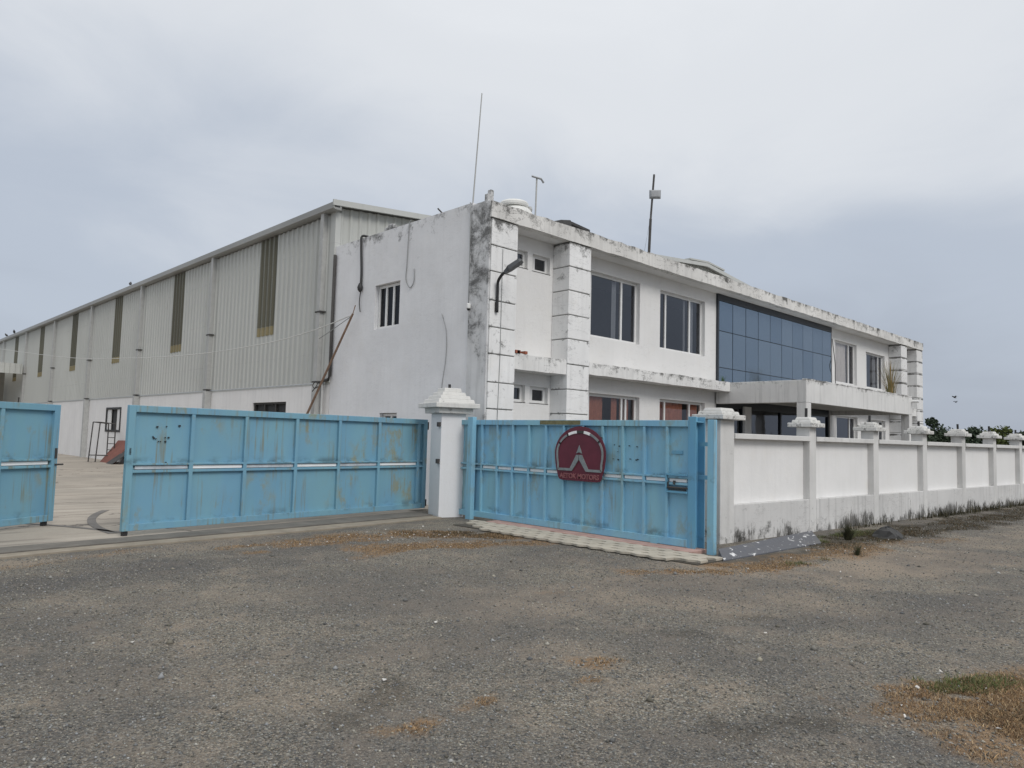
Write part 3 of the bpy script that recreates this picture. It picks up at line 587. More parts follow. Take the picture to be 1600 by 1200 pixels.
# loading porch far along the wall
PX = 4.0
b = MB(); b.box((PX, 57.3, 5.45), (XW-.3, 66.0, 5.55)); b.build('porch_roof', M['cladt'], wh)
corrugated(PX, XW-.3, 4.95, lambda u: 5.62, .2997, .04, FR, 57.26).build('porch_fascia', M['clad'], wh, recalc=False)
MB().holed(FR, PX, XW-.3, 0, 5.44, 63.2, 63.4, [(7.2, 9.0, 0, 3.9)]).build('porch_wall', M['tan'], wh)
MB().box((7.2, 63.3, 0), (9.0, 63.36, 3.9)).build('porch_door', M['iron'], wh)
MB().box((PX+.1, 57.5, 0), (PX+.3, 57.7, 5.44)).build('porch_post', M['iron'], wh)
MB().tube([(XW-.32, 57.6, 0), (XW-.32, 57.6, 3.4)], .05).build('porch_pipe', M['iron'], wh)

# ------------------------------------------------------------------ office building
YF, YB = 11.44, 11.98; XO = 10.3; XR = 38.72
off = thing('office_building', 'two storey white mildewed office block with blue glass band and entrance canopy', 'office building', (XO, YF, 0))
# side wall
b = MB().holed(SD, 12.1, 17.93, -.05, 6.80, XO, XO+.24, [(14.76, 15.86, 4.27, 5.42), (14.7, 15.45, 1.2, 2.13)]); b.build('side_wall', M['side'], off)
# corner pier, mouldy flank and block courses
MB().box((XO-.035, YF+.02, -.05), (XO+.015, 12.097, 6.72)).build('pier_flank', M['corner'], off, bevel=.012)
cour1 = [-.05, .45, 1.03, 1.62, 2.2, 2.77, 3.38, 3.96, 4.54, 5.17, 5.74, 6.335]
cour2 = [-.05, .45, 1.03, 1.62, 2.2, 2.78, 3.38, 3.99, 4.57, 5.16, 5.74, 6.335]
def pier(x0, x1, cour, y1, seed, mt='pillar'):
    r = random.Random(seed)
    pr = MB().box((x0+.022, YF+.022, -.05), (x1-.022, y1, 6.34)).build('pier', M['roofm'], off)
    for a_, c_ in zip(cour[:-1], cour[1:]):
        MB().box((x0+r.uniform(-.003, .003), YF+r.uniform(-.004, .003), a_+.012), (x1+r.uniform(-.002, .003), y1, c_-.012)).build('block', M[mt], pr, bevel=.012)
pier(XO+.018, 11.10, cour1, 12.0, 1); pier(12.84, 13.64, cour2, YB-.002, 2)
courR = [-.05, .5, 1.1, 1.7, 2.3, 2.9, 3.45, 4.02, 4.6, 5.2, 5.76, 6.335]
pier(35.72, 36.5, courR, YB-.002, 3, 'pillarR'); pier(37.85, 38.70, courR, YB-.002, 4, 'pillarR')
# front walls (first floor and ground floor)
UP = [(14.0, 16.42, 4.26, 5.98), (17.4, 19.81, 4.26, 5.98), (29.63, 31.92, 4.19, 5.92), (32.95, 35.2, 4.19, 5.76)]
TW = [(11.36, 11.96, 5.59, 6.0), (12.13, 12.73, 5.58, 5.99)]
GW = [(14.0, 16.46, 1.05, 2.80), (17.43, 19.84, 1.05, 2.82), (29.7, 31.95, 1.0, 2.84), (32.95, 35.2, 1.0, 2.8)]
TG = [(11.38, 11.98, 2.43, 2.83), (12.15, 12.76, 2.43, 2.82)]
FT = .22
MB().holed(FR, 11.10, 20.47, 3.42, 6.345, YB, YB+FT, UP[:2]+TW).build('front_wall', M['front'], off)
MB().holed(FR, 29.20, XR-.02, 3.42, 6.345, YB, YB+FT, UP[2:]).build('front_wall', M['front'], off)
MB().holed(FR, 11.10, 20.5, -.05, 3.2, YB, YB+FT, GW[:2]+TG).build('front_wall', M['front'], off)
MB().holed(FR, 29.15, XR-.02, -.05, 3.2, YB, YB+FT, GW[2:]).build('front_wall', M['front'], off)
MB().box((XR-.25, YB+FT+.002, -.05), (XR-.01, 17.9, 6.80)).build('end_wall', M['side'], off)
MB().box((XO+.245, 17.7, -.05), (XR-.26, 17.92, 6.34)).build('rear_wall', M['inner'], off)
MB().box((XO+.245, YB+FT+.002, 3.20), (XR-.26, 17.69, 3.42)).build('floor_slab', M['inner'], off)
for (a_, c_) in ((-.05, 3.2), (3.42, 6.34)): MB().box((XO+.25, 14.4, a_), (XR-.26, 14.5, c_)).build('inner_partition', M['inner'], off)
# roof slab with uneven weathered fascia
rough_bar(XO-.028, XR+.02, YF-.03, YF+.16, 6.345, 6.70, .28, .016, 11).build('fascia', M['fascia'], off)
MB().box((XO+.02, YF+.162, 6.347), (XR, 17.92, 6.50)).build('roof_slab', M['front'], off)
MB().box((XO+.03, 12.1, 6.502), (XR-.3, 17.6, 6.52)).build('roof_screed', M['roofm'], off)
rough_bar(20.6, 20.62, 0, .01, 0, .01)
# flank top of the corner pier
MB().box((XO-.03, YF+.165, 6.505), (XO+.16, 12.095, 6.74)).build('parapet', M['corner'], off, bevel=.02)
# ledge between floors
rough_bar(13.645, 20.395, YF, YB-.002, 3.195, 3.49, .3, .014, 12).build('ledge', M['ledge'], off)
rough_bar(11.102, 12.838, YF+.03, YB-.002, 3.12, 3.47, .2, .014, 13).build('ledge', M['ledge'], off)
rough_bar(29.36, 35.715, YF, YB-.002, 3.195, 3.49, .4, .02, 14).build('ledge', M['ledge'], off)
rough_bar(36.505, 37.845, YF+.03, YB-.002, 3.12, 3.47, .2, .014, 15).build('ledge', M['ledge'], off)
b = MB()
for x, w_ in ((11.14, .13), (11.19, .1), (11.42, .09)): b.box((x, YF+.015, 3.475), (x+w_, YF+.2, 3.54+.02*rnd.random()))
stuff(b.build('exposed_bricks', M['brick'], off))
# windows
def window(h, yg, mull, mat='glass', reveal=.12, side=False, curtains=(), cm='curt', lead=None):
    u0, u1, v0, v1 = h; f = SD if side else FR; fw_ = .068
    cuts = sorted(mull); eds = [u0]+cuts+[u1]; op = []
    for a_, c_ in zip(eds[:-1], eds[1:]): op.append((a_+fw_*(1 if a_ == u0 else .5), c_-fw_*(1 if c_ == u1 else .5), v0+fw_, v1-fw_))
    w = MB().holed(f, u0+.002, u1-.002, v0+.002, v1-.002, yg-.03, yg+.03, op).build('window', M['frame'], off)
    for o_ in op: MB().add([f(o_[0], o_[2], yg), f(o_[1], o_[2], yg), f(o_[1], o_[3], yg), f(o_[0], o_[3], yg)], [(3, 2, 1, 0) if side else (0, 1, 2, 3)]).build('pane', M[mat], w, recalc=False)
    for (a_, c_) in curtains:
        n = max(6, int((c_-a_)/.035)); vs = []
        for i in range(n+1):
            u = a_+(c_-a_)*i/n; d = .03*math.sin(i*1.25)+.012*math.sin(i*.7)
            vs += [f(u, v0-.05, yg+.085+d), f(u, v1+.03, yg+.085+d*.6)]
        MB().add(vs, [(2*i, 2*i+2, 2*i+3, 2*i+1) for i in range(n)]).build('curtain', M[cm], w, recalc=False, smooth=True)
    s_ = MB(); s_.box(f(u0-.02, v0-.02, yg-.13), f(u1+.02, v0-.002, yg-.035)); s_.build('sill', M['front'], w)
    return w
yg = YB+.15
window(UP[0], yg, (14.42, 15.74), curtains=((15.45, 15.66),), cm='curtp')
window(UP[1], yg, (17.85, 19.13), curtains=((19.25, 19.5), (18.95, 19.05)), cm='curtp')
window(UP[2], yg, (29.95, 31.35), 'cglass', curtains=((30.0, 31.33),), cm='curtp')
window(UP[3], yg, (33.3, 34.72), curtains=((34.3, 34.65), (33.1, 33.25)), cm='curtp')
for h in TW+TG: window(h, yg-.02, (h[0]+.14,))
window(GW[0], yg, (14.42, 15.82, 16.0), 'cglass', curtains=((14.35, 15.15), (15.5, 15.75), (15.9, 16.3)))
window(GW[1], yg, (17.85, 19.16), 'cglass', curtains=((17.45, 18.95), (19.2, 19.75)))
window(GW[2], yg, (30.05, 31.4)); window(GW[3], yg, (33.3, 34.7))
window((14.78, 15.85, 4.28, 5.41), XO+.14, (15.18, 15.5), 'sglass', side=True, curtains=((14.98, 15.08),), cm='curtp')
window((14.72, 15.44, 1.22, 2.12), XO+.14, (15.08,), 'sglass', side=True)
# blue coated curtain wall, each pane its own piece
CX0, CX1, YC = 20.56, 29.19, YB-.05
cw = MB().box((20.475, YC+.02, 3.42), (29.195, YB+.2, 6.345))
cw.box((20.475, YC-.015, 3.42), (20.56, YC+.02, 6.12)); cw.box((20.475, YC-.02, 6.13), (29.195, YC+.02, 6.34)); cw.box((29.165, YC-.01, 3.42), (29.195, YC+.02, 6.12))
cw = cw.build('curtain_wall', M['mull'], off)
for c_ in range(10):
    a_ = CX0+c_*(CX1-CX0)/10+.012; e_ = CX0+(c_+1)*(CX1-CX0)/10-.012
    for (q0, q1) in ((3.45, 3.985), (4.01, 5.155), (5.18, 6.12)):
        t1, t2 = rnd.uniform(-.004, .004), rnd.uniform(-.004, .004)
        MB().add([(a_, YC+t1, q0), (e_, YC-t1, q0), (e_, YC-t1+t2, q1), (a_, YC+t1+t2, q1), (a_, YC+.018, q0), (e_, YC+.018, q0), (e_, YC+.018, q1), (a_, YC+.018, q1)],
                 [(0, 1, 2, 3), (0, 4, 5, 1), (1, 5, 6, 2), (2, 6, 7, 3), (3, 7, 4, 0)]).build('pane', M['mirror'], cw, recalc=False)
# entrance glazing under the canopy
eg = MB().holed(FR, 20.5, 29.15, -.05, 3.19, YB+.05, YB+.15, [(20.6, 22.2, .1, 2.75), (22.75, 25.0, .1, 2.75), (25.08, 27.2, .1, 2.75), (27.28, 29.07, .1, 2.75)]).build('entrance_glazing', M['mull'], off)
for (a_, c_) in ((20.6, 22.2), (22.75, 25.0), (25.08, 27.2), (27.28, 29.07)):
    MB().add([(a_, YB+.1, .1), (c_, YB+.1, .1), (c_, YB+.1, 2.75), (a_, YB+.1, 2.75)], [(0, 1, 2, 3)]).build('pane', M['glass'], eg, recalc=False)
MB().box((22.26, YB-.04, 0), (22.70, YB+.04, 2.83)).build('entrance_pier', M['front'], off)
# canopy
YCN = 9.05
cp = MB(); cp.box((20.40, YCN, 2.83), (29.38, YCN+.25, 3.48)); cp.box((20.40, YCN+.252, 2.83), (20.65, YB-.055, 3.48)); cp.box((29.13, YCN+.252, 2.83), (29.38, YB-.055, 3.48))
cp.box((20.652, YCN+.252, 3.0), (29.128, YB-.055, 3.40)); cpo = cp.build('canopy', M['canopy'], off, bevel=.012)
rough_bar(20.39, 29.39, YCN-.006, YCN+.12, 3.483, 3.515, .22, .012, 21).build('canopy_rim', M['ledge'], cpo)
for x in (20.405, 29.05): MB().box((x, YCN+.005, 0), (x+.32, YCN+.29, 2.828)).build('canopy_column', M['canopy'], cpo, bevel=.01)
MB().tube([(29.3, YCN-.25, 3.33), (29.3, YCN+.1, 3.33)], .05).build('drain_spout', M['frame'], cpo)

# things on the office
def cable(name, pts, r, mat, label, cat='cable', n=6, group=None):
    return tag(MB().tube(pts, r, n).build(name, mat, smooth=True), label, cat, group)
def smoothpts(P, n=6):
    P = [Vector(p) for p in P]; out = []
    for i in range(len(P)-1):
        a, b_, c, d = P[max(i-1, 0)], P[i], P[i+1], P[min(i+2, len(P)-1)]
        for k in range(n):
            t = k/n; out.append(.5*((2*b_)+(-a+c)*t+(2*a-5*b_+4*c-d)*t*t+(-a+3*b_-3*c+d)*t**3))
    return out+[P[-1]]
pp = thing('hanging_hose', 'thick black hose hanging from side parapet with bulb and thin tail', 'hose', (10.26, 16.5, 4.8))
MB().tube(smoothpts([(10.38, 16.42, 6.83), (10.26, 16.54, 6.84), (10.25, 16.55, 6.6), (10.26, 16.5, 5.9), (10.26, 16.5, 5.5)]), .032, 8).build('hose_body', M['cable'], pp, smooth=True)
MB().lathe((10.24, 16.5, 5.33), [(.02, 0), (.06, .05), (.075, .12), (.05, .2), (.03, .24)], 12).build('hose_bulb', M['cable'], pp, smooth=True)
MB().tube(smoothpts([(10.26, 16.5, 5.34), (10.26, 16.54, 5.05), (10.26, 16.48, 4.8)]), .013, 6).build('hose_tail', M['cable'], pp, smooth=True)
cable('wall_cable', smoothpts([(10.32, 14.43, 6.84), (10.28, 14.44, 6.77), (10.28, 14.48, 5.8), (10.28, 14.5, 5.4), (10.28, 14.33, 5.17), (10.28, 14.17, 5.3), (10.28, 14.18, 5.62)]), .010, M['thincable'], 'thin grey cable looped like a hook beside the side window')
cable('wall_cable', smoothpts([(10.285, 13.05, 4.4), (10.285, 12.86, 3.94), (10.285, 12.85, 3.35), (10.285, 12.96, 2.7), (10.285, 12.95, 2.0)]), .007, M['thincable'], 'thin wavy cable on side wall above the gate column cap')
cable('wall_cable', [(10.255, 12.12, 6.8), (10.27, 12.1, 5.5), (10.27, 12.09, 4.5)], .012, M['thincable'], 'straight cable running down corner pier to the small camera')
cable('wall_cable', [(10.64, YF-.012, 5.7), (10.64, YF-.012, 3.4), (10.61, YF-.012, 2.0), (10.6, YF-.012, .5)], .007, M['thincable'], 'thin vertical cable down the front of the corner pier')
cable('wall_cable', smoothpts([(29.32, YB-.03, 5.9), (29.4, YB-.07, 5.3), (29.28, YB-.16, 4.8), (29.42, YB-.1, 4.3), (29.3, YB-.2, 3.52)]), .016, M['cable'], 'tangled black cable beside right end of the blue glass')
ct = thing('security_camera', 'small white security camera on side wall near the corner', 'camera', (10.27, 12.05, 4.42))
MB().lathe((10.235, 12.05, 4.40), [(.045, 0), (.05, .03), (.05, .09), (.03, .11)], 12).build('housing', M['frame'], ct)
MB().lathe((10.235, 12.05, 4.355), [(.015, 0), (.035, .02), (.04, .044)], 12).build('lens', M['black'], ct)
lm = thing('wall_lamp', 'grey street lamp on a bent black arm fixed to the corner pier', 'street lamp', (10.48, 11.4, 4.3))
MB().tube(smoothpts([(10.49, 11.40, 4.28), (10.47, 11.38, 4.75), (10.45, 11.35, 4.94), (10.42, 11.2, 5.06), (10.40, 11.08, 5.10)]), .032, 10).build('arm', M['black'], lm, smooth=True)
d1 = Vector((.16, -.26, .20)); L1 = d1.normalized(); s1_ = L1.cross(Vector((0, 0, 1))).normalized(); u1_ = s1_.cross(L1)
hb = MB(); o0 = Vector((10.40, 11.10, 5.09)); vs = []
for (l, w_, h0, h1) in ((0, .04, -.035, .035), (.08, .06, -.04, .05), (.13, .105, -.035, .065), (.40, .11, -.03, .055), (.45, .08, -.02, .035)):
    vs += [o0+L1*l-s1_*w_+u1_*h0, o0+L1*l+s1_*w_+u1_*h0, o0+L1*l+s1_*w_*.8+u1_*h1, o0+L1*l-s1_*w_*.8+u1_*h1]
hb.add(vs, [(0, 1, 2, 3), (19, 18, 17, 16)]+[(4*i+k, 4*i+(k+1) % 4, 4*i+4+(k+1) % 4, 4*i+4+k) for i in range(4) for k in range(4)]); hb.build('lamp_head', M['lamp'], lm)
MB().box((10.45, 11.405, 4.30), (10.53, 11.435, 4.5)).build('bracket', M['iron'], lm)
tk = thing('water_tank', 'white ribbed plastic water tank behind the roof parapet', 'water tank', (13.35, 13.9, 6.5))
MB().lathe((13.35, 13.9, 6.52), [(.50, 0), (.52, .1), (.50, .2), (.52, .3), (.50, .42), (.52, .55), (.50, .68), (.52, .8), (.52, .95), (.48, 1.10), (.42, 1.2), (.36, 1.25)], 32).build('tank_body', M['tank'], tk, smooth=True)
MB().lathe((13.30, 13.9, 7.78), [(.38, 0), (.40, .04), (.40, .1), (.36, .15), (.2, .19), (.05, .2)], 32).build('lid', M['tank'], tk)
for s_ in (-1, 1):
    MB().lathe((13.32+s_*.42*.7, 13.9-s_*.42*.7, 7.70), [(.06, 0), (.075, .06), (.05, .13)], 10).build('inlet_cap', M['grey'], tk)
an = thing('antenna_rod', 'tall thin leaning grey rod rising from the side parapet', 'antenna', (10.45, 12.2, 6.5))
MB().tube([(10.42, 12.26, 6.45), (10.44, 12.22, 7.3), (10.45, 12.07, 9.36)], .020, 8, .012).build('rod', M['grey'], an)
MB().box((10.36, 12.2, 6.5), (10.48, 12.32, 6.78)).build('rod_base', M['corner'], an)
an = thing('antenna_mast', 'short thin mast with small tee top beside the tank', 'antenna', (13.22, 13.0, 6.5))
MB().tube([(13.2, 13, 6.5), (13.24, 13, 8.38)], .022, 8).build('mast', M['grey'], an)
MB().tube([(13.10, 13.05, 8.41), (13.32, 12.92, 8.36), (13.40, 12.9, 8.27)], .028, 8).build('tee_arm', M['galv'], an)
an = thing('antenna_mast', 'dark roof mast carrying a pale square wireless dish', 'antenna', (19.62, 14, 6.5))
MB().tube([(19.58, 14, 6.5), (19.72, 14, 9.0)], .045, 8).build('mast', M['iron'], an); MB().tube([(19.72, 14, 8.98), (19.89, 14, 10.56)], .034, 8).build('mast_top', M['iron'], an)
b = MB(); b.frustum((0, 0), .34, .28, 0, .40, .32, .06); b.frustum((0, 0), .38, .30, .06, .28, .22, .12); dsh = b.build('dish', M['galv'], an, local=True, bevel=.02)
dsh.location = (.24, -.06, 3.34); dsh.rotation_euler = (math.radians(88), 0, math.radians(312))
MB().box((-.16, -.03, -.05), (.0, .03, -.005)).build('dish_bracket', M['iron'], dsh, local=True)
cable('stay_wire', [(19.75, 14, 9.2), (18.75, 13.6, 7.3), (18.6, 13.55, 6.55)], .008, M['thincable'], 'thin stay wire slanting from the dish mast to the roof', 'wire')
st = thing('parapet_stub', 'pair of dark concrete stubs on corner of the parapet', 'stub', (10.33, 11.6, 6.7))
MB().box((10.27, 11.56, 6.69), (10.35, 11.66, 6.88)).build('short_stub', M['corner'], st); MB().box((10.353, 11.56, 6.69), (10.44, 11.66, 6.99)).build('tall_stub', M['corner'], st)
db = MB(); db.add([(12.55, 11.5, 6.70), (12.98, 11.5, 6.70), (12.98, 11.9, 6.70), (12.55, 11.9, 6.70), (12.6, 11.52, 6.83), (12.95, 11.52, 6.90), (12.95, 11.85, 6.93), (12.6, 11.85, 6.85)], [(3, 2, 1, 0), (4, 5, 6, 7), (0, 1, 5, 4), (1, 2, 6, 5), (2, 3, 7, 6), (3, 0, 4, 7)])
db.add([(12.95, 11.52, 6.80), (13.62, 11.47, 6.72), (13.62, 11.9, 6.72), (12.95, 11.9, 6.8), (12.95, 11.52, 6.88), (13.62, 11.47, 6.80), (13.62, 11.9, 6.84), (12.95, 11.9, 6.9)], [(3, 2, 1, 0), (4, 5, 6, 7), (0, 1, 5, 4), (1, 2, 6, 5), (2, 3, 7, 6), (3, 0, 4, 7)])
tag(db.build('roof_sheeting', M['tar'], bevel=.015), 'folded black sheeting lying on the front parapet', 'sheeting')
tag(MB().tube([(10.4, 13.15, 6.7), (10.3, 13.35, 6.93)], .02, 6).build('rebar_end', M['iron']), 'short dark rebar end sticking out above the side parapet', 'rebar')
br = MB(); br.box((10.32, 15.2, 6.80), (10.5, 15.6, 6.90)); br.box((10.33, 15.25, 6.9), (10.45, 15.45, 6.96))
tag(br.build('parapet_rubble', M['corner'], bevel=.02), 'grey broken rubble on the side parapet near the warehouse gable', 'rubble')
vp = thing('vent_pipe', 'dark drain pipe running down where office meets warehouse', 'pipe', (10.2, 17.97, 0))
MB().tube([(10.24, 17.86, 6.55), (10.24, 17.86, 3.16), (10.22, 17.9, 3.06), (10.18, 18.12, 3.03)], .045, 8).build('pipe_run', M['iron'], vp, smooth=True)
MB().tube([(10.2, 18.16, 3.03), (10.2, 18.16, 0)], .03, 8).build('lower_pipe', M['grey'], vp, smooth=True)
def grass_tuft(name, c, n, h, spread, tones, label, seed, cat='grass tuft'):
    r = random.Random(seed); b = MB(); col = []
    for i in range(n):
        a = r.uniform(0, 6.28); rr = spread*.3*r.random(); x, y = c[0]+rr*math.cos(a), c[1]+rr*math.sin(a); hh = h*r.uniform(.45, 1); ln = spread*r.random()**1.3; w = r.uniform(.003, .007)*min(1.6, h/.5)
        dx, dy = math.cos(a), math.sin(a); pts = []
        for t in (0, .5, .85): pts += [(x+dx*ln*t*t-dy*w*(1-t*.6), y+dy*ln*t*t+dx*w*(1-t*.6), c[2]+hh*t), (x+dx*ln*t*t+dy*w*(1-t*.6), y+dy*ln*t*t-dx*w*(1-t*.6), c[2]+hh*t)]
        b.add(pts+[(x+dx*ln, y+dy*ln, c[2]+hh)], [(0, 1, 3, 2), (2, 3, 5, 4), (4, 5, 6)])
        t_ = r.choice(tones); k = r.uniform(.7, 1.2); col += [tuple(q*k for q in t_)+(1,)]*7
    o = b.build(name, M['tone'], recalc=False); ca_ = o.data.color_attributes.new('tone', 'FLOAT_COLOR', 'POINT'); ca_.data.foreach_set('color', [q for c4 in col for q in c4])
    return tag(o, label, cat)
grass_tuft('grass_tuft', (28.0, 9.35, 3.38), 120, 1.5, .55, [(.19, .17, .07), (.14, .15, .07), (.30, .19, .07), (.24, .19, .09)], 'tall yellowed grass growing on the canopy roof near right end', 31)
grass_tuft('grass_tuft', (20.25, 11.6, 3.47), 60, .26, .2, [(.05, .10, .03), (.07, .12, .04)], 'small green weed on ledge end beside the blue glass', 32)
grass_tuft('weed_tuft', (13.0, 5.05, 0), 260, .30, .22, [(.03, .035, .018), (.05, .048, .025)], 'dark grassy tuft by boundary wall beside the black clump', 33)
grass_tuft('weed_tuft', (11.3, 4.25, 0), 130, .18, .16, [(.035, .045, .02), (.05, .055, .03)], 'small dark weed on gravel in front of the grey slab end', 34)
r = random.Random(3)
b = MB(); b.lathe((14.0, 4.75, -.01), [(.24, 0), (.23, .05), (.17, .12), (.09, .17), (.02, .19)], 14)
b.v = [(x+r.uniform(-.04, .04), y+r.uniform(-.04, .04), q+r.uniform(-.02, .03)) for x, y, q in b.v]
tag(b.build('ash_clump', M['tar'], recalc=False), 'black rounded clump of rotted weeds near the boundary wall', 'clump')

# ------------------------------------------------------------------ gate column
RC = math.radians(-15)
gc = thing('gate_column', 'square white gate column with stepped cap between the blue gates', 'gate column', (9.03, 11.345, 0), RC)
s = .535
MB().box((0, 0, -.05), (s, s, 2.05)).build('shaft', M['column'], gc, local=True, bevel=.012)
c0 = (s/2, s/2)
MB().frustum(c0, s+.20, s+.20, 2.05, s+.22, s+.22, 2.155).build('moulding', M['cap'], gc, local=True, bevel=.008)
MB().frustum(c0, s+.42, s+.42, 2.158, s+.42, s+.42, 2.255).build('cap_slab', M['cap'], gc, local=True, bevel=.012)
for (w0, z0, z1) in ((.80, 2.257, 2.335), (.67, 2.337, 2.41), (.53, 2.412, 2.48), (.39, 2.482, 2.565)):
    MB().frustum(c0, w0, w0, z0, w0-.035, w0-.035, z1).build('cap_step', M['cap'], gc, local=True, bevel=.012)
MB().tube([(s/2, s/2, 2.56), (s/2, s/2, 2.65)], .03, 8).build('conduit_stub', M['black'], gc, local=True)
for zz, yy in ((1.05, .02), (1.78, -.01)): MB().box((-.05, .03, zz), (.0, .12, zz+.09)).build('hinge_lug', M['iron'], gc, local=True)

# ------------------------------------------------------------------ gates (local frame: x along leaf, -y towards the street)
def gate_panels(root, xs_, z0, z1, y, mat, name='panel'):
    for a_, c_ in zip(xs_[:-1], xs_[1:]):
        q = rnd.uniform(.002, .010); n = 5; vs = []; fs = []
        for j in range(n+1):
            for i in range(n+1):
                u, v = i/n, j/n; vs.append((a_+(c_-a_)*u, y+q*math.sin(math.pi*u)*math.sin(math.pi*v)*rnd.choice((-1, 1)) if 0 < i < n and 0 < j < n else y, z0+(z1-z0)*v))
        for j in range(n):
            for i in range(n): k = j*(n+1)+i; fs.append((k, k+1, k+n+2, k+n+1))
        MB().add(vs, fs).build(name, mat, root, local=True, recalc=False, smooth=True)
def big_leaf(label, loc, rz, L, bars, mat, hinge_right=True):
    g_ = thing('gate_leaf', label, 'gate', loc, rz, 'big blue sheet metal gate leaves')
    B = MB()
    B.box((0, -.05, .09), (.10, .035, 1.93)); B.box((L-.10, -.05, .09), (L, .035, 1.93))
    h0, h1 = (L-.27, L-.20) if hinge_right else (.20, .27)
    B.box((h0, -.045, .19), (h1, .03, 1.83))
    B.box((.10, -.049, 1.83), (L-.10, .034, 1.93)); B.box((.10, -.049, .09), (L-.10, .034, .19)); B.build('frame', mat, g_, local=True, bevel=.006)
    xb = [.10]+bars+[L-.235] if hinge_right else [.235]+bars+[L-.10]
    for x in bars: MB().box((x-.03, -.044, .19), (x+.03, .03, 1.83)).build('stile', mat, g_, local=True, bevel=.004)
    MB().box((.10, -.043, 1.045), (L-.10, .029, 1.075)).build('rail', mat, g_, local=True, bevel=.004); MB().box((.10, -.0432, .935), (L-.10, .0292, .975)).build('rail', mat, g_, local=True, bevel=.004)
    for i, (a_, c_) in enumerate(zip(xb[:-1], xb[1:])):
        MB().box((a_+.04, -.012, .985), (c_-.04, -.006, 1.036)).build('reflector_strip', M['wornstrip'] if i % 2 == 0 else M['strip'], g_, local=True)
    pb = [.05]+bars+[L-.235, L-.05] if hinge_right else [.05, .235]+bars+[L-.05]
    gate_panels(g_, pb, .14, 1.0, .014, mat); gate_panels(g_, pb, 1.003, 1.88, .015, mat)
    return g_
bars = [.98, 1.90, 2.88, 3.81, 4.77]
gL = big_leaf('teal blue gate leaf with rust stains hinged on the white column', (3.37, 11.60, 0), math.atan2(.70, 5.95), 6.06, bars, M['blueL'])
MB().box((.02, -.03, -.0), (.09, .03, .095)).build('foot', M['black'], gL, local=True)
MB().lathe((6.1, .0, 1.72), [(.03, 0), (.03, .16)], 8).build('hinge', M['iron'], gL, local=True); MB().lathe((6.1, .0, .12), [(.03, 0), (.03, .14)], 8).build('hinge', M['iron'], gL, local=True)
b = MB()
for (x, z_) in ((.44, 1.62), (.58, 1.63), (.78, 1.645), (.40, 1.45), (.385, 1.47), (.43, 1.44), (.57, 1.46), (.62, 1.46), (.575, 1.40), (.47, 1.40), (.50, 1.40), (.60, 1.08)):
    w_ = rnd.uniform(.007, .017); b.box((x-w_, -.006, z_-w_*.8), (x+w_, .006, z_+w_*.8))
b.build('bolt_hole', M['black'], gL, local=True)
MB().box((.03, -.05, 1.2), (.06, -.034, 1.3)).build('latch_pin', M['iron'], gL, local=True)
a31 = math.radians(31); L2 = 6.05
gF = big_leaf('blue gate leaf cut off at left edge of the photo, standing ajar in the yard', (2.88-L2*math.cos(a31), 13.46-L2*math.sin(a31), 0), a31, L2, [1.28, 2.24, 3.17, 4.15, 5.07], M['blueL'], False)
MB().box((L2-.16, -.03, 0), (L2-.09, .03, .095)).build('foot', M['black'], gF, local=True)
lt = MB(); lt.tube([(L2-.05, -.06, .98), (L2+.1, -.06, .98)], .014, 8); lt.build('latch_bolt', M['iron'], gF, local=True); MB().box((L2-.06, -.062, 1.08), (L2-.02, -.0505, 1.24)).build('latch_plate', M['iron'], gF, local=True)

# right hand gate across the paved strip
gr = thing('sliding_gate', 'closed blue gate of narrow upright panels carrying the round maroon sign', 'gate', (9.5, 11.36, 0), -math.pi/2)
yy = lambda y: 11.36-y
rb = [yy(v) for v in (11.02, 10.62, 10.18, 9.76, 9.335, 8.915, 8.485, 8.05, 7.625, 7.21, 6.79, 6.365)]
LE = yy(5.99)
B = MB(); B.box((0, -.045, 1.835), (LE, .03, 1.93)); B.box((0, -.045, .05), (LE, .03, .16)); B.build('frame', M['blueR'], gr, local=True, bevel=.005)
for x in rb: MB().box((x-.022, -.040, .16), (x+.022, .026, 1.835)).build('stile', M['blueR'], gr, local=True, bevel=.003)
MB().box((0, -.0395, 1.055), (LE, .0255, 1.085)).build('rail', M['blueR'], gr, local=True, bevel=.004); MB().box((0, -.0397, .955), (LE, .0257, .99)).build('rail', M['blueR'], gr, local=True, bevel=.004)
ed = rb+[LE]
gate_panels(gr, [.0]+rb+[LE], .13, 1.02, .012, M['blueR']); gate_panels(gr, [.0]+rb+[LE], 1.023, 1.86, .013, M['blueR'])
for i, (a_, c_) in enumerate(zip(ed[:-1], ed[1:])):
    if i == 0: continue
    MB().box((a_+.035, -.012, .999), (c_-.035, -.006, 1.048)).build('reflector_strip', M['strip'], gr, local=True)
MB().box((yy(10.93), -.14, -.02), (yy(10.78), -.04, 1.985)).build('end_post', M['blueR'], gr, local=True, bevel=.006)
ep = MB(); ep.box((LE+.002, -.045, .03), (LE+.135, -.03, 1.985)); ep.box((LE+.002, -.03, .03), (LE+.016, .22, 1.985)); ep.box((LE+.016, .205, .03), (LE+.135, .22, 1.985)); ep.box((LE+.016, -.03, 1.9), (LE+.12, .2, 1.915))
ep.build('end_post', M['blueD'], gr, local=True, bevel=.004)
lk = MB(); x0 = yy(6.355); lk.box((x0+.01, -.07, 1.10), (LE-.002, -.03, 1.125)); lk.box((x0+.01, -.07, .84), (LE-.002, -.03, .865)); lk.box((x0-.005, -.07, .84), (x0+.009, -.03, 1.125)); lk.build('lock_frame', M['blueD'], gr, local=True)
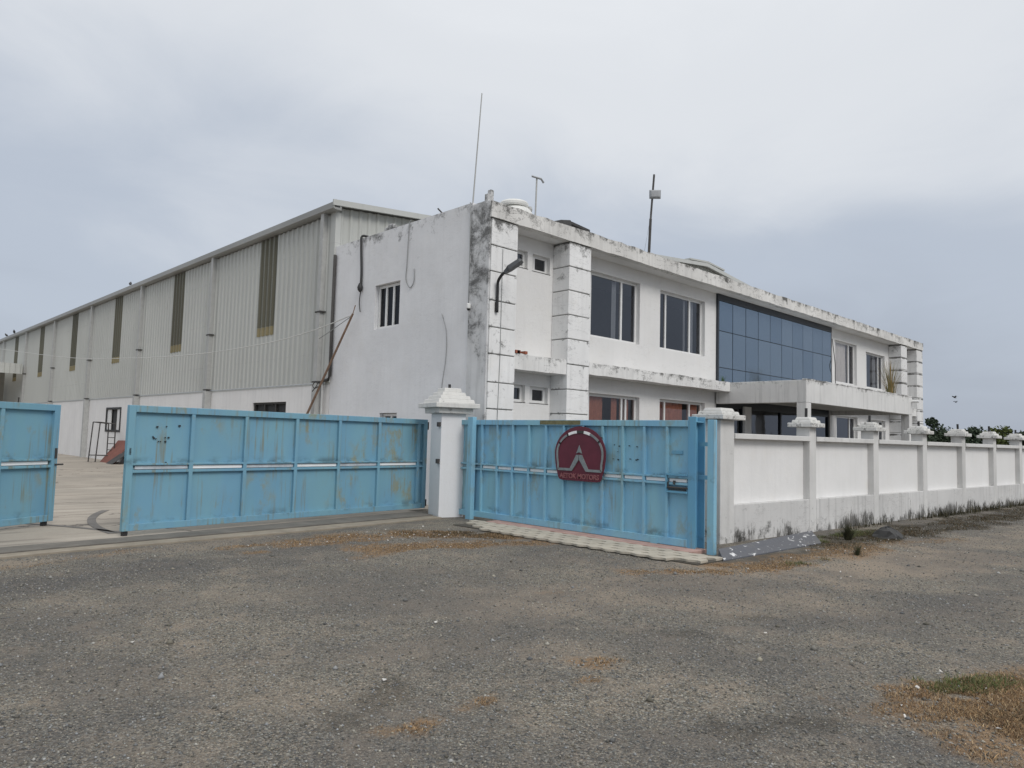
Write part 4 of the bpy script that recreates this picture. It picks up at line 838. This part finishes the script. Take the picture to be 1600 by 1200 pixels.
lk = MB(); lk.tube([(x0+.02, -.052, .915), (LE+.0, -.052, .915)], .016, 8); lk.tube([(x0+.03, -.052, 1.0), (x0+.03, -.052, .90)], .01, 8); lk.box((x0+.12, -.06, .965), (x0+.15, -.03, 1.02)); lk.box((x0+.03, -.045, .875), (LE-.03, -.031, .895)); lk.build('slide_bolt', M['iron'], gr, local=True)
nm_ = MB(); nm_.box((yy(6.30), .002, 1.42), (yy(6.11), .010, 1.47)); nm_.build('nameplate', M['blueD'], gr, local=True)
wb = yy(6.56); MB().box((wb-.07, -.06, .02), (wb+.05, -.031, .13)).build('wheel_housing', M['blueR'], gr, local=True); MB().box((wb+.01, -.055, -.005), (wb+.05, -.033, .05)).build('wheel', M['black'], gr, local=True)
b = MB()
for (y_, z_) in ((7.40, 1.53), (7.30, 1.51), (7.33, 1.42), (7.42, 1.30), (7.32, 1.29), (7.10, 1.52), (6.95, 1.51), (7.08, 1.31), (6.96, 1.30), (6.93, 1.31)):
    w_ = rnd.uniform(.006, .013); b.box((yy(y_)-w_, -.006, z_-w_*.7), (yy(y_)+w_, .006, z_+w_*.7))
b.build('bolt_hole', M['black'], gr, local=True)
# top rail lichen patch as a thin flaking skin
MB().box((yy(9.05), -.0485, 1.85), (yy(8.1), -.0455, 1.925)).build('flaked_paint', simple('lichen_rail', (.17, .16, .085), .9, var=.6, sc=10), gr, local=True)
gp = thing('guide_post', 'slim bright blue upright guide post beside the white wall pillar', 'gate post', (9.5, 5.61, 0))
MB().box((9.46, 5.555, -.05), (9.545, 5.665, 1.94)).build('upright', M['blueR'], gp, bevel=.005)
b = MB()
for zz in (1.55, 1.06): b.box((9.548, 5.60, zz), (9.60, 5.87, zz+.06)); 
b.build('strap', M['blueD'], gp)

# maroon sign on the gate: plate, outline arch, peak and lettering
sg = thing('gate_sign', 'round maroon metal sign with silver arch, peak emblem and lettering', 'sign', (9.425, 8.07, .90), -math.pi/2)
def outline(W, H, n=30, zc=.46):
    """flat bottomed arch, z from 0 to H, starting at the lower right"""
    k = H/.92; p = [(W*.33, 0), (W*.40, .015*k), (W*.425, .06*k), (W*.475, .22*k), (W*.495, .36*k)]
    p += [(W/2*math.cos(math.pi*i/n), (zc+(.92-zc)*math.sin(math.pi*i/n))*k) for i in range(n+1)]
    return p+[(-x, y) for x, y in p[:5][::-1]]
Wd, Hd = 1.13, .92
ol = outline(Wd, Hd)
F2 = lambda u, v, t: (u, t, v)
MB().prism(ol, F2, -.012, .0).build('plate', M['sign'], sg, local=True, bevel=.003)
MB().box((-.45, .002, .08), (.45, .04, .11)).build('mount_bar', M['iron'], sg, local=True); MB().box((-.45, .002, .72), (.45, .04, .75)).build('mount_bar', M['iron'], sg, local=True)
def band(pts, w, t0=-.026, t1=-.0125):
    b = MB(); L = len(pts); vs = []
    for i, (x, y) in enumerate(pts):
        xa, ya = pts[max(i-1, 0)]; xb_, yb = pts[min(i+1, L-1)]; d = math.hypot(xb_-xa, yb-ya) or 1; nx_, ny_ = -(yb-ya)/d*w/2, (xb_-xa)/d*w/2
        vs += [(x-nx_, t0, y-ny_), (x+nx_, t0, y+ny_), (x+nx_, t1, y+ny_), (x-nx_, t1, y-ny_)]
    return b.add(vs, [(0, 1, 2, 3), tuple(4*L-4+k for k in (3, 2, 1, 0))]+[(4*i+k, 4*i+(k+1) % 4, 4*i+4+(k+1) % 4, 4*i+4+k) for i in range(L-1) for k in range(4)])
inner = [(x*.89, .46+(y-.46)*.80) for x, y in outline(Wd, Hd, 48)]
inner = [(Wd*.425, .185)]+[p for p in inner if p[1] > .26]+[(-Wd*.425, .185)]
segs = [(0, .25, .034, 'silver'), (.25, .27, .036, 'black'), (.27, .38, .036, 'silver'), (.38, .45, .045, 'strip'), (.45, .53, .045, 'iron'), (.53, .63, .045, 'strip'), (.63, .65, .036, 'black'), (.65, .75, .036, 'silver'), (.75, .77, .036, 'black'), (.77, 1, .034, 'silver')]
n_i = len(inner)-1
cum = [0]
for p, q in zip(inner[:-1], inner[1:]): cum.append(cum[-1]+math.hypot(q[0]-p[0], q[1]-p[1]))
def along(t):
    t *= cum[-1]
    for i in range(n_i):
        if cum[i+1] >= t-1e-9: k = (t-cum[i])/(cum[i+1]-cum[i]); return (inner[i][0]+k*(inner[i+1][0]-inner[i][0]), inner[i][1]+k*(inner[i+1][1]-inner[i][1]))
for (a_, c_, w_, m_) in segs:
    band([along(a_+(c_-a_)*k/10) for k in range(11)], w_).build('arch_band', M[m_], sg, local=True)
li, ri_ = inner[-1], inner[0]
band([li, (-.19, .185)], .042).build('base_band', M['silver'], sg, local=True); band([(.19, .185), ri_], .042).build('base_band', M['silver'], sg, local=True)
MB().prism([(-.225, .165), (-.155, .165), (-.005, .36), (-.005, .44), (-.06, .44)], F2, -.030, -.0125).build('peak_leg', M['silver'], sg, local=True)
MB().prism([(.225, .165), (.155, .165), (.005, .36), (.005, .44), (.06, .44)], F2, -.030, -.0125).build('peak_leg', M['silver'], sg, local=True)
MB().prism([(-.06, .465), (0, .485), (.06, .465), (.0, .60)], F2, -.028, -.0125).build('peak_tip', M['silver'], sg, local=True)
cu = bpy.data.curves.new('lettering', 'FONT'); cu.body = 'AETOK MOTORS'; cu.size = .115; cu.align_x = 'CENTER'; cu.extrude = .004; cu.offset = .003; cu.space_character = .98
tob = bpy.data.objects.new('lettering_source', cu); COL.objects.link(tob); bpy.context.view_layer.update()
tme = bpy.data.meshes.new_from_object(tob.evaluated_get(bpy.context.evaluated_depsgraph_get())); bpy.data.objects.remove(tob)
tme.materials.clear(); tme.materials.append(M['pinks'])
lo = bpy.data.objects.new('lettering', tme); COL.objects.link(lo); lo.parent = sg; lo.rotation_euler = (math.pi/2, 0, 0); lo.location = (0, -.017, .04); lo.scale = (1.0, 1, 1)

# ------------------------------------------------------------------ boundary wall
WA = math.radians(-3.05)
bw = thing('boundary_wall', 'white boundary wall with recessed panels and capped posts running right from the gate', 'boundary wall', (10.57, 6.09, 0), WA)
ps = [2.95, 5.74, 8.47, 11.12, 13.66, 16.16, 18.7, 21.2, 23.7, 26.2, 28.7]
MB().box((0, 0, -.05), (.40, .34, 1.98)).build('end_pillar', M['bwpost'], bw, local=True, bevel=.012)
def cap(parent, c, w, d, z0, name='post_cap', steps=True):
    k = MB().frustum(c, w, d, z0, w, d, z0+.08).build(name, M['cap'], parent, local=True, bevel=.012)
    if steps:
        MB().frustum(c, w*.78, d*.78, z0+.082, w*.74, d*.74, z0+.135).build('cap_step', M['cap'], k, local=True, bevel=.012)
        MB().frustum(c, w*.6, d*.6, z0+.137, w*.52, d*.52, z0+.19).build('cap_step', M['cap'], k, local=True, bevel=.012)
    return k
cap(bw, (.20, .17), .66, .60, 1.985)
allp = [.40]+ps
for i, p_ in enumerate(ps):
    po = MB().box((p_, 0, -.05), (p_+.25, .27, 1.94)).build('post', M['bwpost'], bw, local=True, bevel=.012)
    cap(bw, (p_+.125, .135), .50, .50, 1.945)
    MB().tube([(p_+.125, .135, 2.13), (p_+.125+rnd.uniform(-.02, .02), .135, 2.13+rnd.uniform(.10, .19))], .027, 8).build('conduit_stub', M['black'], bw, local=True)
for i in range(len(ps)):
    a_ = .40 if i == 0 else ps[i-1]+.25; c_ = ps[i]
    MB().box((a_+.001, .006, -.05), (c_-.001, .25, .60)).build('plinth', M['bwplinth'], bw, local=True, bevel=.008)
    MB().box((a_+.001, .13, .60), (c_-.001, .22, 1.68)).build('panel', M['bwpanel'], bw, local=True)
    MB().box((a_+.001, -.02, 1.681), (c_-.001, .26, 1.77)).build('coping', M['bwpost'], bw, local=True, bevel=.008)

# dark slab at the foot of the wall
sl_ = MB(); Q = [(9.09, 5.185, .012), (12.14, 5.14, .012), (12.82, 5.60, .115), (9.36, 5.42, .115)]
sl_.add([(x, y, -.03) for x, y, z_ in Q]+Q, [(3, 2, 1, 0), (4, 5, 6, 7), (0, 1, 5, 4), (1, 2, 6, 5), (2, 3, 7, 6), (3, 0, 4, 7)])
tag(sl_.build('stone_slab', M['slate'], bevel=.008), 'long dark grey slab splashed with white paint lying at the wall foot', 'slab')

# ------------------------------------------------------------------ things in the yard
tr = thing('trestle', 'dark welded metal trestle with a ladder end standing by the base wall', 'trestle', (9.5, 36.4, 0))
a0, a1, b0, b1 = Vector((9.12, 36.6, .02)), Vector((9.30, 36.2, .02)), Vector((9.80, 36.4, .02)), Vector((9.98, 36.0, .02))
t = Vector((.10, 0, 1.78)); t2 = Vector((-.0, 0, 1.72))
for p, q in ((a0, t), (a1, t), (b0, t2), (b1, t2)): MB().tube([p, p+q], .026, 6).build('leg', M['iron'], tr)
for k in range(1, 6): MB().tube([b0+t2*(.16*k), b1+t2*(.16*k)], .018, 6).build('rung', M['iron'], tr)
for p, q in ((a0+t, b0+t2), (a1+t, b1+t2), (a0+t*.17, b0+t2*.17), (a1+t*.17, b1+t2*.17), (a0+t, a1+t)): MB().tube([p, q], .024, 6).build('crossbar', M['iron'], tr)
rbd = thing('leaning_board', 'reddish brown board leaning against the white base wall beside the trestle', 'board', (10, 35.6, 0))
MB().add([(9.55, 36.5, .0), (9.55, 34.4, .0), (10.22, 34.6, 1.02), (10.22, 36.35, 1.0), (9.60, 36.5, .0), (9.60, 34.4, .0), (10.27, 34.6, 1.0), (10.27, 36.35, .98)], [(0, 1, 2, 3), (7, 6, 5, 4), (0, 4, 5, 1), (1, 5, 6, 2), (2, 6, 7, 3), (3, 7, 4, 0)]).build('board_sheet', M['redb'], rbd)
MB().add([(9.35, 34.9, .0), (9.3, 33.9, .0), (10.0, 33.9, .55), (10.0, 34.5, .6), (9.38, 34.9, .0), (9.33, 33.9, .0), (10.03, 33.9, .53), (10.03, 34.5, .58)], [(0, 1, 2, 3), (7, 6, 5, 4), (0, 4, 5, 1), (1, 5, 6, 2), (2, 6, 7, 3), (3, 7, 4, 0)]).build('grey_sheet', M['tar'], rbd)
po = thing('leaning_pole', 'rusty bamboo pole leaning against the office side wall with wire tied on top', 'pole', (10, 18.5, 0))
MB().tube([(9.86, 20.1, .03), (9.96, 18.43, 2.19), (10.08, 16.54, 4.73)], .038, 8, .028).build('shaft', M['rust'], po)
MB().tube([(10.08, 16.54, 4.73), (10.09, 16.45, 4.95)], .012, 6).build('tip', M['rust'], po)
kn = MB(); kn.tube(smoothpts([(9.95, 17.95, 2.85), (9.9, 18.05, 2.8), (9.9, 18.15, 2.9), (9.95, 18.05, 3.0), (9.92, 17.95, 2.9), (9.92, 18.2, 2.72)]), .014, 6); kn.build('tied_rope', M['iron'], po)
cable('overhead_wire', smoothpts([(9.55, 66.5, 7.3), (9.6, 63.3, 7.0), (9.6, 44.5, 5.25), (9.6, 34.9, 4.61), (9.6, 26.9, 4.24), (9.65, 21.2, 4.2), (9.9, 18.5, 4.4), (10.07, 16.56, 4.70)]), .014, M['wire'], 'thin pale wire sagging along the warehouse from the leaning pole', 'wire')
cable('overhead_wire', smoothpts([(10.07, 16.56, 4.68), (10.0, 17.5, 4.35), (10.05, 18.2, 4.2)]), .010, M['thincable'], 'short slack wire between leaning pole top and drain pipe', 'wire')

# ------------------------------------------------------------------ birds
def bird(loc, rz, label, s=1.0, flying=False):
    t = thing('bird', label, 'bird', loc, rz, 'birds')
    b = MB(); pr = [(-.15, .004, .02), (-.10, .02, .03), (-.05, .045, .05), (.02, .058, .07), (.07, .045, .095), (.10, .030, .125), (.13, .030, .14), (.155, .02, .14), (.18, .003, .132)]
    vs = [(x*s, r_*math.cos(k*math.pi/4)*s, (z_+r_*math.sin(k*math.pi/4))*s) for x, r_, z_ in pr for k in range(8)]
    b.add(vs, [tuple(range(8)), tuple(range(71, 63, -1))]+[(8*i+k, 8*i+(k+1) % 8, 8*i+8+(k+1) % 8, 8*i+8+k) for i in range(8) for k in range(8)])
    b.build('body', M['feather'], t, local=True, smooth=True)
    if flying:
        for sd_ in (-1, 1): MB().add([(.06*s, .03*sd_*s, .08*s), (-.05*s, .03*sd_*s, .075*s), (-.08*s, .2*sd_*s, .15*s), (.05*s, .2*sd_*s, .17*s), (-.06*s, .42*sd_*s, .10*s)], [(0, 1, 2, 3), (3, 2, 4)]).build('wing', M['feather'], t, local=True, recalc=False)
        MB().add([(-.12*s, -.02*s, .03*s), (-.12*s, .02*s, .03*s), (-.24*s, .04*s, .03*s), (-.24*s, -.04*s, .03*s)], [(0, 1, 2, 3)]).build('tail', M['feather'], t, local=True, recalc=False)
    else:
        MB().box((-.24*s, -.018*s, -.005*s), (-.12*s, .018*s, .012*s)).build('tail', M['feather'], t, local=True)
        for sd_ in (-1, 1): MB().box((.0, sd_*.02*s-.004, -.03*s), (.008, sd_*.02*s+.004, .03*s)).build('leg', M['feather'], t, local=True)
bird((10.17, 35.9, 8.09), 1.2, 'dark bird perched alone on the warehouse gutter above the third downpipe', 1.15)
bird((10.17, 64.8, 8.10), 1.9, 'dark perched bird on the far gutter, leftmost of the birds', 1.4)
bird((10.17, 62.0, 8.10), 4.4, 'dark perched bird on the far gutter beside the leftmost bird', 1.4)
bird((115, 30, 8.75), 2.3, 'larger dark bird flying in the sky right of the office', 2.0, True)
bird((115.5, 30.0, 8.15), 2.6, 'smaller dark bird flying just below the other right of the office', 1.4, True)

# ------------------------------------------------------------------ trees beyond the wall
def tree(loc, h, w, mat, label, seed, lobes=7, nl=1500, leaf=.22, cat='tree', low=.25):
    r = random.Random(seed); t = thing('tree', label, cat, loc, 0, 'trees beyond the wall')
    b = MB(); b.tube([(0, 0, -.2), (r.uniform(-.1, .1), 0, h*.4), (r.uniform(-.2, .2), 0, h*.75)], w*.05+.06, 7, .04)
    for k in range(5): a = r.uniform(0, 6.28); b.tube([(0, 0, h*r.uniform(.25, .5)), (w*.3*math.cos(a), w*.3*math.sin(a), h*r.uniform(.55, .8))], .05, 5, .02)
    b.build('trunk', M['bark'], t, local=True)
    b = MB(); L = [(r.uniform(-.32, .32)*w, r.uniform(-.32, .32)*w, h*r.uniform(low+.1, .85), r.uniform(.14, .26)*w) for _ in range(lobes)]+[(0, 0, h*.86, w*.15)]
    for i in range(nl):
        x, y, z_, q = r.choice(L); d = Vector((r.gauss(0, 1), r.gauss(0, 1), r.gauss(0, .8))).normalized()*q*r.random()**.35*1.1
        c = Vector((x, y, z_))+d; n_ = Vector((r.gauss(0, 1), r.gauss(0, 1), r.gauss(.6, 1))).normalized(); u = n_.orthogonal().normalized(); v = n_.cross(u); s_ = leaf*r.uniform(.5, 1.2)
        b.add([c+u*s_, c+v*s_*.55, c-u*s_, c-v*s_*.55], [(0, 1, 2, 3)])
    b.build('crown', mat, t, local=True, recalc=False)
tree((125, 35.8, 0), 6.6, 5.0, M['leafd'], 'tall narrow dark tree nearest the right end of the office', 1, 9, 2600, .3)
tree((124, 33.6, 0), 4.1, 6.0, M['leafd'], 'low dark shrubby tree beside the tall narrow tree', 2, 8, 1800, .26, low=.1)
tree((126, 31.8, 0), 3.5, 5.0, M['leafd'], 'lowest dark tree line bush left of the spiked wall post', 6, 8, 1500, .26, low=.1)
tree((116.6, 28.2, 0), 4.6, 5.2, M['leafd'], 'rounded dark tree between the fourth and fifth wall posts', 3, 8, 1900, .26, low=.1)
tree((117, 26.6, 0), 3.2, 4.0, M['leafd'], 'low dark bush right of the rounded dark tree', 7, 6, 1200, .24, low=.1)
tree((68.5, 14.4, 0), 3.6, 3.3, M['leafy'], 'yellow green bushy tree behind the fifth wall post', 4, 9, 2600, .15, low=.1)
tree((67, 12.8, 0), 3.3, 1.5, M['leafd'], 'small dark spiky tree at far right behind the wall', 5, 6, 900, .2, low=.3)
